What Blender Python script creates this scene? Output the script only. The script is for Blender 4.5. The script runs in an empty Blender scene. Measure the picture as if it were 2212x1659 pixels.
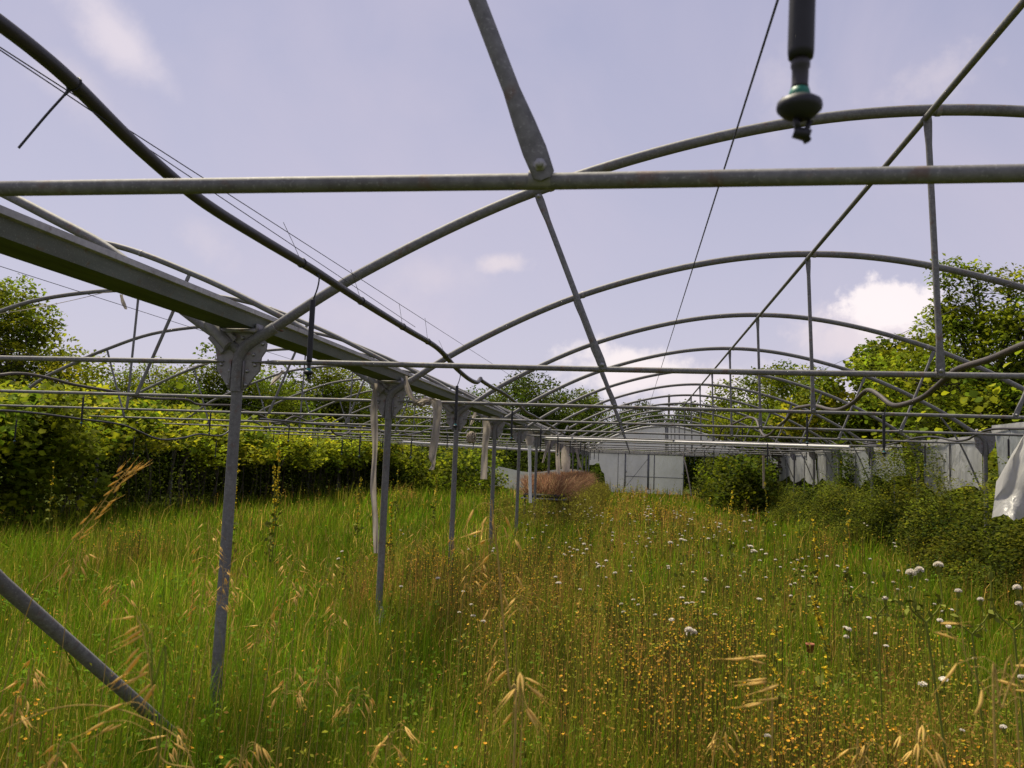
import bpy, math, random
import numpy as np
from mathutils import Vector, Matrix
rng = np.random.default_rng(7); random.seed(7)
SC = bpy.context.scene; COL = SC.collection
V = np.array
H = 1.65                                            # eye height above the ground
# ---------------------------------------------------------------- camera
YAW, PIT, ROL, FPX = .155, .096, .037, 1711.4
def cam_axes():
    cy, sy = math.cos(YAW), math.sin(YAW)
    F = V([-sy*math.cos(PIT), cy*math.cos(PIT), math.sin(PIT)])
    R = V([cy, sy, 0.]); U = np.cross(R, F)
    return R*math.cos(ROL)+U*math.sin(ROL), -R*math.sin(ROL)+U*math.cos(ROL), F
CR, CU, CF = cam_axes()
cd = bpy.data.cameras.new('camera'); cam = bpy.data.objects.new('camera', cd); COL.objects.link(cam)
cam.matrix_world = Matrix([[CR[i], CU[i], -CF[i], (0, 0, H)[i]] for i in range(3)] + [[0, 0, 0, 1]])
cd.sensor_width = 36; cd.lens = 36*FPX/2212; cd.clip_start = .05; cd.clip_end = 2000
cd.dof.use_dof = True; cd.dof.focus_distance = 8.0; cd.dof.aperture_fstop = 9.0
SC.camera = cam
def ray(u, v): return CF+CR*(u-1106)/FPX+CU*(829.5-v)/FPX
def pX(u, v, X): r = ray(u, v); return r*X/r[0]+V([0, 0, H])
def pY(u, v, Y): r = ray(u, v); return r*Y/r[1]+V([0, 0, H])
# ---------------------------------------------------------------- sky, sun, exposure
SUN_EL, SUN_AZ = math.radians(63), math.radians(-48)    # azimuth clockwise from +Y
SUN_STR, SKY_STR = 5.0, .074
w = bpy.data.worlds.new('World'); SC.world = w; w.use_nodes = True
nt = w.node_tree; N = nt.nodes; L = nt.links; N.clear()
def nd(t, **k):
    n = N.new(t)
    for a, b in k.items():
        if a == 'ins':
            for i, x in b.items():
                if hasattr(x, 'is_linked'): L.new(x, n.inputs[i])
                else: n.inputs[i].default_value = x
        else: setattr(n, a, b)
    return n
def mth(op, a, b=0., c=0.):
    return nd('ShaderNodeMath', operation=op, ins={0: a, 1: b, 2: c}).outputs[0]
geo = nd('ShaderNodeNewGeometry')
tc = nd('ShaderNodeTexCoord'); DIR = tc.outputs['Generated']
sky = nd('ShaderNodeTexSky', sky_type='NISHITA'); sky.sun_disc = False
sky.sun_elevation = SUN_EL; sky.sun_rotation = SUN_AZ; sky.dust_density = 2.5; sky.air_density = 1.0; sky.ozone_density = 1.5
sep = nd('ShaderNodeSeparateXYZ', ins={0: DIR})
up = nd('ShaderNodeMapRange', ins={0: sep.outputs[2], 1: 0., 2: .75, 3: 0., 4: 1.}).outputs[0]
veil = nd('ShaderNodeMixRGB', ins={0: up, 1: (6.9, 6.4, 7.6, 1), 2: (3.35, 3.5, 5.5, 1)}).outputs[0]
nz = nd('ShaderNodeTexNoise', ins={'Vector': DIR, 'Scale': 2.6, 'Detail': 6., 'Roughness': .55, 'Distortion': .6}).outputs[0]
base = nd('ShaderNodeMixRGB', ins={0: .80, 1: sky.outputs[0], 2: veil}).outputs[0]
thin = nd('ShaderNodeMapRange', ins={0: nz, 1: .42, 2: .72, 3: 0., 4: .50}).outputs[0]
base = nd('ShaderNodeMixRGB', ins={0: thin, 1: base, 2: (6.3, 5.7, 6.9, 1)}).outputs[0]
cn = nd('ShaderNodeTexNoise', ins={'Vector': DIR, 'Scale': 9., 'Detail': 9., 'Roughness': .62}).outputs[0]
cn2 = nd('ShaderNodeTexNoise', ins={'Vector': DIR, 'Scale': 22., 'Detail': 8., 'Roughness': .6}).outputs[0]
def blob(u, v, wu, wv, ang, soft, amt, col, ns=1.2, noise=None):
    """a cloud at a direction of the sky, width / height as tangents"""
    global base
    c = ray(u, v); c = c/np.linalg.norm(c)
    a = np.cross(c, [0, 0, 1]); a /= np.linalg.norm(a); b = np.cross(a, c)
    ca, sa = math.cos(ang), math.sin(ang)
    a2 = (a*ca+b*sa)/wu; b2 = (-a*sa+b*ca)/wv
    du = nd('ShaderNodeVectorMath', operation='DOT_PRODUCT', ins={0: DIR, 1: tuple(a2)}).outputs['Value']
    dv = nd('ShaderNodeVectorMath', operation='DOT_PRODUCT', ins={0: DIR, 1: tuple(b2)}).outputs['Value']
    dc = nd('ShaderNodeVectorMath', operation='DOT_PRODUCT', ins={0: DIR, 1: tuple(c)}).outputs['Value']
    r = mth('SQRT', mth('ADD', mth('MULTIPLY', du, du), mth('MULTIPLY', dv, dv)))
    n = noise or cn2
    m = mth('ADD', mth('SUBTRACT', 1., r), mth('MULTIPLY', mth('SUBTRACT', n, .5), ns))
    m = nd('ShaderNodeMapRange', interpolation_type='SMOOTHSTEP', ins={0: m, 1: 0., 2: soft, 3: 0., 4: amt}).outputs[0]
    m = mth('MULTIPLY', m, mth('GREATER_THAN', dc, 0.))
    base = nd('ShaderNodeMixRGB', ins={0: m, 1: base, 2: (*col, 1)}).outputs[0]
WH = (9.6, 8.7, 8.9); GW = (7.6, 6.8, 7.4)
blob(1890, 715, .092, .052, 0.0, .7, .9, (8.2, 7.3, 7.8), 1.6)
blob(1925, 662, .068, .040, 0.1, .4, .95, (10.0, 9.1, 9.2), 2.0)
blob(1800, 740, .060, .030, .2, .8, .6, GW, 1.6)
blob(1350, 800, .10, .040, 0., .6, .95, (9.6, 8.7, 8.8), 1.7)
blob(1560, 855, .14, .045, 0., .7, .9, (8.6, 7.8, 8.2), 1.7)
blob(1930, 835, .08, .04, 0., .7, .7, GW, 1.7)
blob(1085, 570, .040, .017, 0., .8, .62, (8.6, 7.6, 7.8), 1.7)
blob(940, 600, .10, .035, 0., 1.2, .35, GW, 1.6)
blob(260, 90, .125, .035, -.65, 1.1, .75, (8.2, 7.4, 8.0), 2.0, cn)
blob(160, 190, .10, .03, -.55, 1.2, .5, GW, 2.2, cn)
blob(800, 690, .14, .06, 0., 1.3, .3, GW, 1.6)
blob(2020, 165, .075, .030, .2, 1.1, .45, GW, 2.6)
blob(1700, 200, .05, .06, .2, 1.2, .3, GW, 2.4)
blob(450, 530, .045, .03, -.5, 1.1, .35, GW, 2.2)
bg = nd('ShaderNodeBackground', ins={0: base, 1: SKY_STR})
wo = nd('ShaderNodeOutputWorld', ins={0: bg.outputs[0]})
sd = bpy.data.lights.new('sun', 'SUN'); sd.energy = SUN_STR; sd.angle = math.radians(14); sd.color = (1, .91, .70)
so = bpy.data.objects.new('sun', sd); COL.objects.link(so)
sdir = Vector((math.sin(SUN_AZ)*math.cos(SUN_EL), math.cos(SUN_AZ)*math.cos(SUN_EL), math.sin(SUN_EL)))
so.rotation_euler = sdir.to_track_quat('Z', 'Y').to_euler(); so.location = (0, -10, 20)
SC.view_settings.view_transform = 'Standard'; SC.view_settings.look = 'None'
SC.view_settings.exposure = 0.48; SC.view_settings.gamma = 1; SC.view_settings.use_curve_mapping = False
SC.cycles.max_bounces = 7; SC.cycles.diffuse_bounces = 3; SC.cycles.transmission_bounces = 5; SC.cycles.transparent_max_bounces = 8
# ---------------------------------------------------------------- noise
def _h(ix, iy, iz):
    n = (ix*374761393+iy*668265263+iz*2147483647*7+1013904223) & 0xffffffff
    n = ((n ^ (n >> 13))*1274126177) & 0xffffffff
    return ((n ^ (n >> 16)) & 0xffff)/65535.
def vnoise(x, y, z=0., s=0):
    x = np.asarray(x, float); y = np.asarray(y, float); z = np.asarray(z, float)+0*x+s*17.31
    ix, iy, iz = [np.floor(q).astype(np.int64) for q in (x, y, z)]
    fx, fy, fz = x-ix, y-iy, z-iz
    fx, fy, fz = [q*q*(3-2*q) for q in (fx, fy, fz)]
    r = 0
    for a in (0, 1):
        for b in (0, 1):
            for c in (0, 1):
                r = r+_h(ix+a, iy+b, iz+c)*(fx if a else 1-fx)*(fy if b else 1-fy)*(fz if c else 1-fz)
    return r
def fbm(x, y, z=0., s=0, o=3):
    r = 0; a = .5; t = 0
    for i in range(o):
        r = r+a*vnoise(np.asarray(x)*2**i, np.asarray(y)*2**i, np.asarray(z)*2**i, s+i); t += a; a *= .5
    return r/t
# ---------------------------------------------------------------- materials
def mat(name, col, rough=.6, metal=0., var=.25, scale=8., col2=None, bump=0., trans=0., attr=False, spec=.4, detail=5., stretch=None):
    m = bpy.data.materials.new(name); m.use_nodes = True
    t = m.node_tree; n = t.nodes; l = t.links; n.clear()
    out = n.new('ShaderNodeOutputMaterial'); p = n.new('ShaderNodeBsdfPrincipled')
    p.inputs['Roughness'].default_value = rough; p.inputs['Metallic'].default_value = metal
    p.inputs['Specular IOR Level'].default_value = spec
    c = n.new('ShaderNodeTexCoord'); no = n.new('ShaderNodeTexNoise')
    no.inputs['Scale'].default_value = scale; no.inputs['Detail'].default_value = detail; no.inputs['Roughness'].default_value = .6
    src = c.outputs['Object']
    if stretch:
        mp = n.new('ShaderNodeMapping'); mp.inputs['Scale'].default_value = stretch; l.new(src, mp.inputs[0]); src = mp.outputs[0]
    l.new(src, no.inputs['Vector'])
    rp = n.new('ShaderNodeMapRange'); rp.inputs[1].default_value = .3; rp.inputs[2].default_value = .7; l.new(no.outputs[0], rp.inputs[0])
    mx = n.new('ShaderNodeMixRGB')
    if attr:
        at = n.new('ShaderNodeAttribute'); at.attribute_name = 'Col'
        d = n.new('ShaderNodeMixRGB'); d.blend_type = 'MULTIPLY'; d.inputs[0].default_value = 1; d.inputs[2].default_value = (1-var, 1-var, 1-var, 1)
        l.new(at.outputs['Color'], d.inputs[1]); l.new(d.outputs[0], mx.inputs[1]); l.new(at.outputs['Color'], mx.inputs[2])
    else:
        c2 = col2 or tuple(x*(1-var) for x in col)
        mx.inputs[1].default_value = (*c2, 1); mx.inputs[2].default_value = (*col, 1)
    l.new(rp.outputs[0], mx.inputs[0]); l.new(mx.outputs[0], p.inputs['Base Color'])
    if bump:
        b = n.new('ShaderNodeBump'); b.inputs['Strength'].default_value = bump; b.inputs['Distance'].default_value = .01
        l.new(no.outputs[0], b.inputs['Height']); l.new(b.outputs[0], p.inputs['Normal'])
    if trans:
        tr = n.new('ShaderNodeBsdfTranslucent'); l.new(mx.outputs[0], tr.inputs[0])
        ms = n.new('ShaderNodeMixShader'); ms.inputs[0].default_value = trans
        l.new(p.outputs[0], ms.inputs[1]); l.new(tr.outputs[0], ms.inputs[2]); l.new(ms.outputs[0], out.inputs[0])
    else: l.new(p.outputs[0], out.inputs[0])
    return m
M = {}
M['zinc'] = mat('galvanised_steel', (.235, .230, .226), .68, .2, .4, 45., (.13, .127, .125), .1)
def weather(m, rust=(.16, .09, .06), amt=.55, lo=.60):
    t = m.node_tree; n = t.nodes; l = t.links; p = next(q for q in n if q.type == 'BSDF_PRINCIPLED'); c = n.new('ShaderNodeTexCoord'); src = p.inputs['Base Color'].links[0].from_socket
    for sc, a, b, col, am in ((2.2, .42, .68, (.11, .10, .095), .5), (19., lo, lo+.10, rust, amt), (140., .58, .70, (.36, .35, .34), .6)):
        w = n.new('ShaderNodeTexNoise'); w.inputs['Scale'].default_value = sc; w.inputs['Detail'].default_value = 6; l.new(c.outputs['Object'], w.inputs['Vector'])
        r = n.new('ShaderNodeMapRange'); r.inputs[1].default_value = a; r.inputs[2].default_value = b; r.inputs[4].default_value = am; l.new(w.outputs[0], r.inputs[0])
        x = n.new('ShaderNodeMixRGB'); l.new(r.outputs[0], x.inputs[0]); l.new(src, x.inputs[1]); x.inputs[2].default_value = (*col, 1); src = x.outputs[0]
    l.new(src, p.inputs['Base Color'])
weather(M['zinc'])
M['plate'] = mat('bracket_steel', (.34, .325, .325), .65, .2, .3, 25., (.23, .22, .22), .1)
M['gutter'] = mat('gutter_steel', (.19, .205, .20), .55, .25, .4, 6., (.125, .14, .13), .1, stretch=(2, .4, 4))
M['gut_under'] = mat('dark_olive_steel', (.085, .105, .03), .8, .0, .4, 5., (.045, .055, .02), .2, stretch=(4, .6, 4))  # dark olive tone for the gutter's bottom face
M['lip'] = mat('gutter_rim_aluminium', (.52, .50, .49), .5, .3, .3, 30.)
weather(M['plate'], (.20, .10, .06), .6, .57); weather(M['gutter'], (.17, .11, .06), .6, .62); weather(M['lip'])
M['bolt'] = mat('bolt_steel', (.40, .39, .38), .45, .6, .3, 80.)
M['rust'] = mat('rust', (.16, .055, .03), .9, 0, .5, 60., None, .3)
M['hose'] = mat('black_polythene_hose', (.030, .027, .032), .42, 0, .4, 20., (.045, .038, .036), .1)
M['hose_brown'] = mat('weathered_hose', (.085, .066, .055), .6, 0, .4, 25., (.045, .038, .036), .1)
M['blk'] = mat('black_plastic', (.022, .021, .026), .5, 0, .3, 30.)
M['green_plastic'] = mat('green_plastic', (.01, .20, .13), .45, 0, .3, 30.)
M['teal_plastic'] = mat('teal_plastic', (.03, .30, .30), .45, 0, .3, 30.)
M['wire'] = mat('steel_wire', (.05, .05, .07), .5, .5, .3, 50.)
M['pvc'] = mat('white_pvc', (.58, .56, .55), .45, 0, .12, 6.)
def plastic(name, col, tr, scale=1.2, lo=.6):
    m = mat(name, col, .32, 0, 1-lo, scale, tuple(c*lo for c in col), 0, .45, stretch=(1, 1, .35), spec=.5)
    t = m.node_tree; n = t.nodes; l = t.links; p = next(q for q in n if q.type == 'BSDF_PRINCIPLED')
    c = n.new('ShaderNodeTexCoord'); w1 = n.new('ShaderNodeTexNoise'); w1.inputs['Scale'].default_value = 3.2; w1.inputs['Detail'].default_value = 4; w1.inputs['Distortion'].default_value = 1.6
    mp = n.new('ShaderNodeMapping'); mp.inputs['Rotation'].default_value = (.5, .4, .3); mp.inputs['Scale'].default_value = (1, 1, .4); l.new(c.outputs['Object'], mp.inputs[0]); l.new(mp.outputs[0], w1.inputs['Vector'])
    b = n.new('ShaderNodeBump'); b.inputs['Strength'].default_value = .6; b.inputs['Distance'].default_value = .10; l.new(w1.outputs[0], b.inputs['Height']); l.new(b.outputs[0], p.inputs['Normal'])
    w2 = n.new('ShaderNodeTexNoise'); w2.inputs['Scale'].default_value = 7; w2.inputs['Detail'].default_value = 7; m2 = n.new('ShaderNodeMapping'); m2.inputs['Scale'].default_value = (.8, .8, .5); l.new(c.outputs['Object'], m2.inputs[0]); l.new(m2.outputs[0], w2.inputs['Vector'])
    r = n.new('ShaderNodeMapRange'); r.inputs[1].default_value = .5; r.inputs[2].default_value = .75; r.inputs[4].default_value = .35; l.new(w2.outputs[0], r.inputs[0])
    old = p.inputs['Base Color'].links[0].from_socket; mx = n.new('ShaderNodeMixRGB'); l.new(r.outputs[0], mx.inputs[0]); l.new(old, mx.inputs[1]); mx.inputs[2].default_value = (col[0]*.5, col[1]*.48, col[2]*.38, 1); l.new(mx.outputs[0], p.inputs['Base Color'])
    return m
M['film'] = plastic('weathered_plastic_film', (.58, .58, .58), .5)
M['pvc_white'] = mat('bright_white_pvc', (.80, .79, .77), .5, 0, .1, 8.)
M['film_end'] = plastic('end_wall_film', (.44, .45, .49), .5, .8, .75)
M['film_grey'] = plastic('grey_plastic_film', (.45, .47, .48), .5, .8, .7)
M['film_white'] = plastic('white_plastic_film', (.60, .59, .58), .4, 2., .8)
M['strip'] = plastic('old_shade_fabric', (.50, .44, .38), .5, 20., .7)
M['rope'] = mat('old_rope', (.40, .33, .25), .9, 0, .5, 60., None, .4)
M['soil'] = mat('meadow_soil', (.060, .075, .018), 1., 0, .5, 2., (.035, .045, .012), .5, spec=0.)
M['leaf'] = mat('leaves', (.1, .15, .02), .75, 0, .3, 14., None, 0, .50, True, .08)
M['grass'] = mat('grass_blades', (.1, .15, .02), .8, 0, .2, 3., None, 0, .50, True, .05)
M['petal'] = mat('petals', (.6, .35, .02), .7, 0, .15, 30., None, 0, .3, True, .2)
M['bark'] = mat('bark', (.10, .085, .065), .9, 0, .5, 12., None, .6, stretch=(1, 1, .2))
M['stem_green'] = mat('green_stem', (.19, .21, .035), .9, 0, .3, 20., spec=.08)
M['stem_straw'] = mat('straw_stem', (.50, .34, .10), .9, 0, .4, 30., spec=.1)
M['straw'] = mat('oat_husk', (.90, .66, .20), .7, 0, .35, 40., (.70, .44, .09), .2, .35, stretch=(1, 1, 1))
M['fluff'] = mat('seed_fluff', (.85, .79, .68), .9, 0, .2, 60., None, 0, .3)
M['yellow'] = mat('yellow_petal', (.78, .62, .04), .8, 0, .3, 40., (.62, .42, .03), 0, .3, spec=.05)
M['wood'] = mat('weathered_wood', (.20, .17, .14), .9, 0, .4, 10., None, .4, stretch=(1, 1, .1))
M['terra'] = mat('terracotta', (.38, .13, .06), .8, 0, .3, 20.)
M['darkframe'] = mat('dull_frame_metal', (.19, .19, .20), .7, .2, .3, 20.)
# ---------------------------------------------------------------- mesh building
class MB:
    def __init__(s): s.v = []; s.f = []; s.n = 0; s.c = []
    def add(s, v, f, c=None):
        v = np.asarray(v, float); f = np.asarray(f, np.int64)
        s.v.append(v); s.f.append(f+s.n); s.n += len(v)
        if c is not None:
            c = np.asarray(c, float)
            s.c.append(np.broadcast_to(c, (len(v), 3)) if c.ndim == 1 else c)
    def mesh(s, name, m, smooth=True):
        me = bpy.data.meshes.new(name)
        v = np.concatenate(s.v).astype(np.float32)
        me.vertices.add(len(v)); me.vertices.foreach_set('co', v.ravel())
        tot = np.concatenate([np.full(len(f), f.shape[1]) for f in s.f]); idx = np.concatenate([f.ravel() for f in s.f])
        me.loops.add(len(idx)); me.loops.foreach_set('vertex_index', idx.astype(np.int32))
        st = np.concatenate([[0], np.cumsum(tot)[:-1]]).astype(np.int32)
        me.polygons.add(len(tot)); me.polygons.foreach_set('loop_start', st)
        me.update(calc_edges=True)
        if smooth: me.polygons.foreach_set('use_smooth', np.ones(len(tot), bool))
        if s.c:
            a = me.attributes.new('Col', 'FLOAT_COLOR', 'POINT')
            c = np.concatenate(s.c); c = np.concatenate([c, np.ones((len(c), 1))], 1).astype(np.float32)
            a.data.foreach_set('color', c.ravel())
        me.materials.append(M[m] if isinstance(m, str) else m)
        return me
    def obj(s, name, m, parent=None, smooth=True, loc=None, **k):
        o = bpy.data.objects.new(name, s.mesh(name, m, smooth)); COL.objects.link(o)
        if parent is not None: o.parent = parent
        if loc is not None: o.location = loc
        for a, b in k.items(): o[a] = b
        return o
def link(name, me, parent=None, loc=None, rot=None, scale=None, **k):
    o = bpy.data.objects.new(name, me); COL.objects.link(o)
    if parent is not None: o.parent = parent
    if loc is not None: o.location = loc
    if rot is not None: o.rotation_euler = rot
    if scale is not None: o.scale = scale if hasattr(scale, '__len__') else (scale,)*3
    for a, b in k.items(): o[a] = b
    return o
def thing(name, label, cat, loc=(0, 0, 0), group=None, rot=(0, 0, 0)):
    o = bpy.data.objects.new(name, None); COL.objects.link(o); o.location = loc; o.rotation_euler = rot
    o.empty_display_size = .1; o['label'] = label; o['category'] = cat
    if group: o['group'] = group
    return o
def unit(v): v = np.asarray(v, float); return v/(np.linalg.norm(v)+1e-12)
def sweep(mb, pts, r, seg=10, ref=(0, 0, 1), r2=None, cap=True, col=None):
    """tube along pts; r across ref-side axis, r2 along the other (ellipse)"""
    P = np.asarray(pts, float); n = len(P)
    r = np.broadcast_to(np.asarray(r, float), n); r2 = r if r2 is None else np.broadcast_to(np.asarray(r2, float), n)
    T = np.gradient(P, axis=0); T /= np.linalg.norm(T, axis=1)[:, None]+1e-12
    a = np.cross(T[0], ref)
    if np.linalg.norm(a) < 1e-3: a = np.cross(T[0], (1, 0, .01))
    a = unit(a); A = []
    for i in range(n):
        a = unit(a-T[i]*a.dot(T[i])); A.append(a)
    A = V(A); B = np.cross(T, A)
    th = np.linspace(0, 2*np.pi, seg, endpoint=False)
    vs = P[:, None]+A[:, None]*(np.cos(th)[None, :, None]*r[:, None, None])+B[:, None]*(np.sin(th)[None, :, None]*r2[:, None, None])
    i = np.arange(n-1)[:, None]*seg; j = np.arange(seg)[None]; k = (j+1) % seg
    f = np.stack([i+j, i+k, i+seg+k, i+seg+j], -1).reshape(-1, 4)
    mb.add(vs.reshape(-1, 3), f, col)
    if cap:
        for s, rev in ((0, True), (n-1, False)):
            ring = vs[s]; c = ring.mean(0)
            fv = np.concatenate([ring, [c]])
            fi = V([[q, (q+1) % seg, seg] if not rev else [(q+1) % seg, q, seg] for q in range(seg)])
            mb.add(fv, fi, col)
def spline(ctrl, k=8):
    P = [V(p, float) if not isinstance(p, np.ndarray) else p for p in ctrl]
    P = [2*P[0]-P[1]]+P+[2*P[-1]-P[-2]]; out = []
    for i in range(1, len(P)-2):
        for t in np.linspace(0, 1, k, endpoint=False):
            a, b, c, d = P[i-1], P[i], P[i+1], P[i+2]
            out.append(.5*((2*b)+(c-a)*t+(2*a-5*b+4*c-d)*t*t+(3*b-a-3*c+d)*t**3))
    out.append(P[-2]); return V(out)
def box(mb, c, s, R=None, col=None):
    s = V(s)/2.; v = V([[x, y, z] for x in (-1, 1) for y in (-1, 1) for z in (-1, 1)])*s
    if R is not None: v = v@np.asarray(R).T
    mb.add(v+V(c), V([[0, 1, 3, 2], [4, 6, 7, 5], [0, 4, 5, 1], [2, 3, 7, 6], [0, 2, 6, 4], [1, 5, 7, 3]]), col)
def lathe(mb, prof, seg=14, c=(0, 0, 0), col=None):
    P = V(prof); th = np.linspace(0, 2*np.pi, seg, endpoint=False)
    v = np.stack([P[:, None, 0]*np.cos(th), P[:, None, 0]*np.sin(th), P[:, None, 1]+0*th], -1)+V(c)
    n = len(P); i = np.arange(n-1)[:, None]*seg; j = np.arange(seg)[None]; k = (j+1) % seg
    mb.add(v.reshape(-1, 3), np.stack([i+j, i+k, i+seg+k, i+seg+j], -1).reshape(-1, 4), col)
def tube_obj(name, pts, r, m, parent=None, seg=10, **k):
    mb = MB(); sweep(mb, pts, r, seg); return mb.obj(name, m, parent, **k)
def rline(a, b, n=8, j=.0):
    a, b = V(a, float) if not isinstance(a, np.ndarray) else a, V(b, float) if not isinstance(b, np.ndarray) else b
    t = np.linspace(0, 1, n)[:, None]; p = a+(b-a)*t
    if j: p[1:-1] += rng.normal(0, j, (n-2, 3))
    return p
# ---------------------------------------------------------------- ground
XL, XR, Y0, S = -2.368, 5.445, 4.447, 3.0
XLL = -12.03; XC = (XL+XR)/2; ZT = .531+H
YN = lambda n: Y0+S*n
def gz(x, y): return .10*(fbm(np.asarray(x)*.25, np.asarray(y)*.25, s=3)-.5)
mb = MB()
gx = np.concatenate([np.linspace(-700, -40, 8), np.linspace(-30, 30, 90), np.linspace(40, 700, 8)])
gy = np.concatenate([[-600, -200, -60, -20], np.linspace(-8, 60, 100), [80, 120, 200, 400, 900, 1500]])
GX, GY = np.meshgrid(gx, gy, indexing='ij')
GZ = gz(GX, GY); n1, n2 = GX.shape
ii = np.arange(n1-1)[:, None]*n2+np.arange(n2-1)[None]
mb.add(np.stack([GX, GY, GZ], -1).reshape(-1, 3), np.stack([ii, ii+n2, ii+n2+1, ii+1], -1).reshape(-1, 4))
g = mb.obj('ground', 'soil', kind='structure')
# ---------------------------------------------------------------- greenhouse frame
FR = thing('greenhouse_frame', 'bare grey steel frame of a roofless twin tunnel greenhouse standing in the meadow', 'greenhouse', (XL, Y0, 0))
FR.location = (0, 0, 0)
NB = 12
def half_profile(k=10):
    c = [(3.906, .60), (3.15, 1.086), (2.14, 1.563), (1.0, 1.885), (0, 1.985)]
    c = [V([a, 0, b]) for a, b in c]
    c = c+[V([-p[0], 0, p[2]]) for p in c[-2::-1]]
    return spline(c, k)
PROF = half_profile()
cL = [(4.83, .60), (4.43, .85), (3.95, 1.20), (3.56, 1.40), (2.67, 1.79), (1.56, 2.14), (0, 2.285)]
cL = [V([a, 0, b]) for a, b in cL]
PROFL = spline(cL+[V([-p[0], 0, p[2]]) for p in cL[-2::-1]], 7)
def arch_zl(u): q = PROFL[:len(PROFL)//2+1]; return float(np.interp(abs(u), q[::-1, 0], q[::-1, 2]))+H
def arch_z(u):                                       # height of the arch above the ground, u from the ridge
    return float(np.interp(abs(u), PROF[::-1][:len(PROF)//2+1, 0][::-1]*-1 if False else np.abs(PROF[:len(PROF)//2+1, 0])[::-1], PROF[:len(PROF)//2+1, 2][::-1]))+H
def flat_strut(mb, a, b, r=.0165):
    """round tube whose two ends are squeezed flat for the bolts"""
    a, b = V(a, float) if not isinstance(a, np.ndarray) else a, V(b, float) if not isinstance(b, np.ndarray) else b
    L_ = np.linalg.norm(b-a); d = (b-a)/L_
    t = V([-.020, -.012, .04, .10, .17])*1.0; t = np.concatenate([t, L_-t[::-1]])
    e = V([.6, 1.25, 1.42, 1.28, 1.0]); e = np.concatenate([e, e[::-1]])*r
    fl = V([.2, .22, .28, .7, 1.]); fl = np.concatenate([fl, fl[::-1]])*r
    sweep(mb, a+d*t[:, None], e, 12, (0, 1, 0), fl)
# arch
mb = MB(); P = PROF+V([0, 0, H]); sweep(mb, P, .031, 12, (0, 1, 0)); arch_me = mb.mesh('arch', 'zinc')
mb = MB(); sweep(mb, PROFL+V([0, 0, H]), .031, 12, (0, 1, 0)); archl_me = mb.mesh('arch', 'zinc')
mb = MB(); P = [(XL, 0, -.1), (XL, 0, 1.0), (XL, 0, 1.95), (XL, 0, 2.2), (XL+.008, 0, 2.245), (XL+.035, 0, 2.272)]
P = [(0, 0, -.12), (0, 0, 1.0), (0, 0, 2.03)]; sweep(mb, P, .033, 14); post_me = mb.mesh('post', 'zinc')
# right arm of a post: sleeve bending from the post into the right arch
def neck(sx):
    mb = MB(); c = spline([V([0, -.012, 2.0]), V([0, -.012, H+.50]), V([.012*sx, -.012, H+.575]), V([.062*sx, -.012, H+.640]), V([.22*sx, -.004, H+.745])], 5)
    sweep(mb, c, .0345, 14, (0, 1, 0)); return mb
neck_me = neck(1).mesh('neck', 'zinc')
# bracket plate: shaped outline, two plates a post's width apart
def bracket_mesh(sx=0):
    o = [(-.045, .362), (-.062, .378), (-.102, .438), (-.136, .478), (-.142, .55), (-.155, .605), (-.166, .655), (-.150, .682), (-.10, .70), (-.07, .705), (.07, .705), (.13, .68), (.158, .66), (.172, .645), (.168, .60), (.142, .56), (.136, .478), (.102, .438), (.062, .378), (.045, .362)]
    o = [(x, z+H) for x, z in o]
    mb = MB(); n = len(o)
    for y0, y1 in ((-.009, -.004), (.004, .009)):
        P = V([[x, y, z] for y in (y0, y1) for x, z in o]); c = V([[0, y0, H+.53], [0, y1, H+.53]])
        f = [[i, (i+1) % n, 2*n] for i in range(n)]+[[n+(i+1) % n, n+i, 2*n+1] for i in range(n)]
        mb.add(np.concatenate([P, c]), V(f)); mb.add(P, V([[i, n+i, n+(i+1) % n, (i+1) % n] for i in range(n)]))
    # folded rib either side of the post
    for x in (-.041, .041): box(mb, (x, -.016, H+.45), (.006, .018, .17))
    # saddle that carries the gutter
    box(mb, (0, 0, H+.718), (.23, .09, .022)); box(mb, (-.117, 0, H+.735), (.006, .09, .05)); box(mb, (.117, 0, H+.735), (.006, .09, .05))
    return mb.mesh('bracket', 'plate', False)
br_me = bracket_mesh()
mb = MB(); lathe(mb, [(.001, -.012), (.0085, -.012), (.0095, -.010), (.0095, 0), (.013, .0), (.013, .002)], 6)
bolt_me = mb.mesh('bolt', 'bolt', False)
bolt_me.transform(Matrix.Rotation(-math.pi/2, 4, 'X'))
BOLTS = [(x, z+H) for x, z in [(-.058, .392), (.058, .392), (-.05, .475), (.062, .475), (-.108, .512), (.108, .512), (-.15, .648), (.150, .640), (.095, .575), (-.095, .69), (.085, .685), (-.112, .585), (-.035, .665), (.02, .675)]]
mb = MB()
for x, z in BOLTS:
    box(mb, (x, -.014, z), (.018, .012, .018))
bolts_me = mb.mesh('bolts', 'bolt', False)
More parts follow.
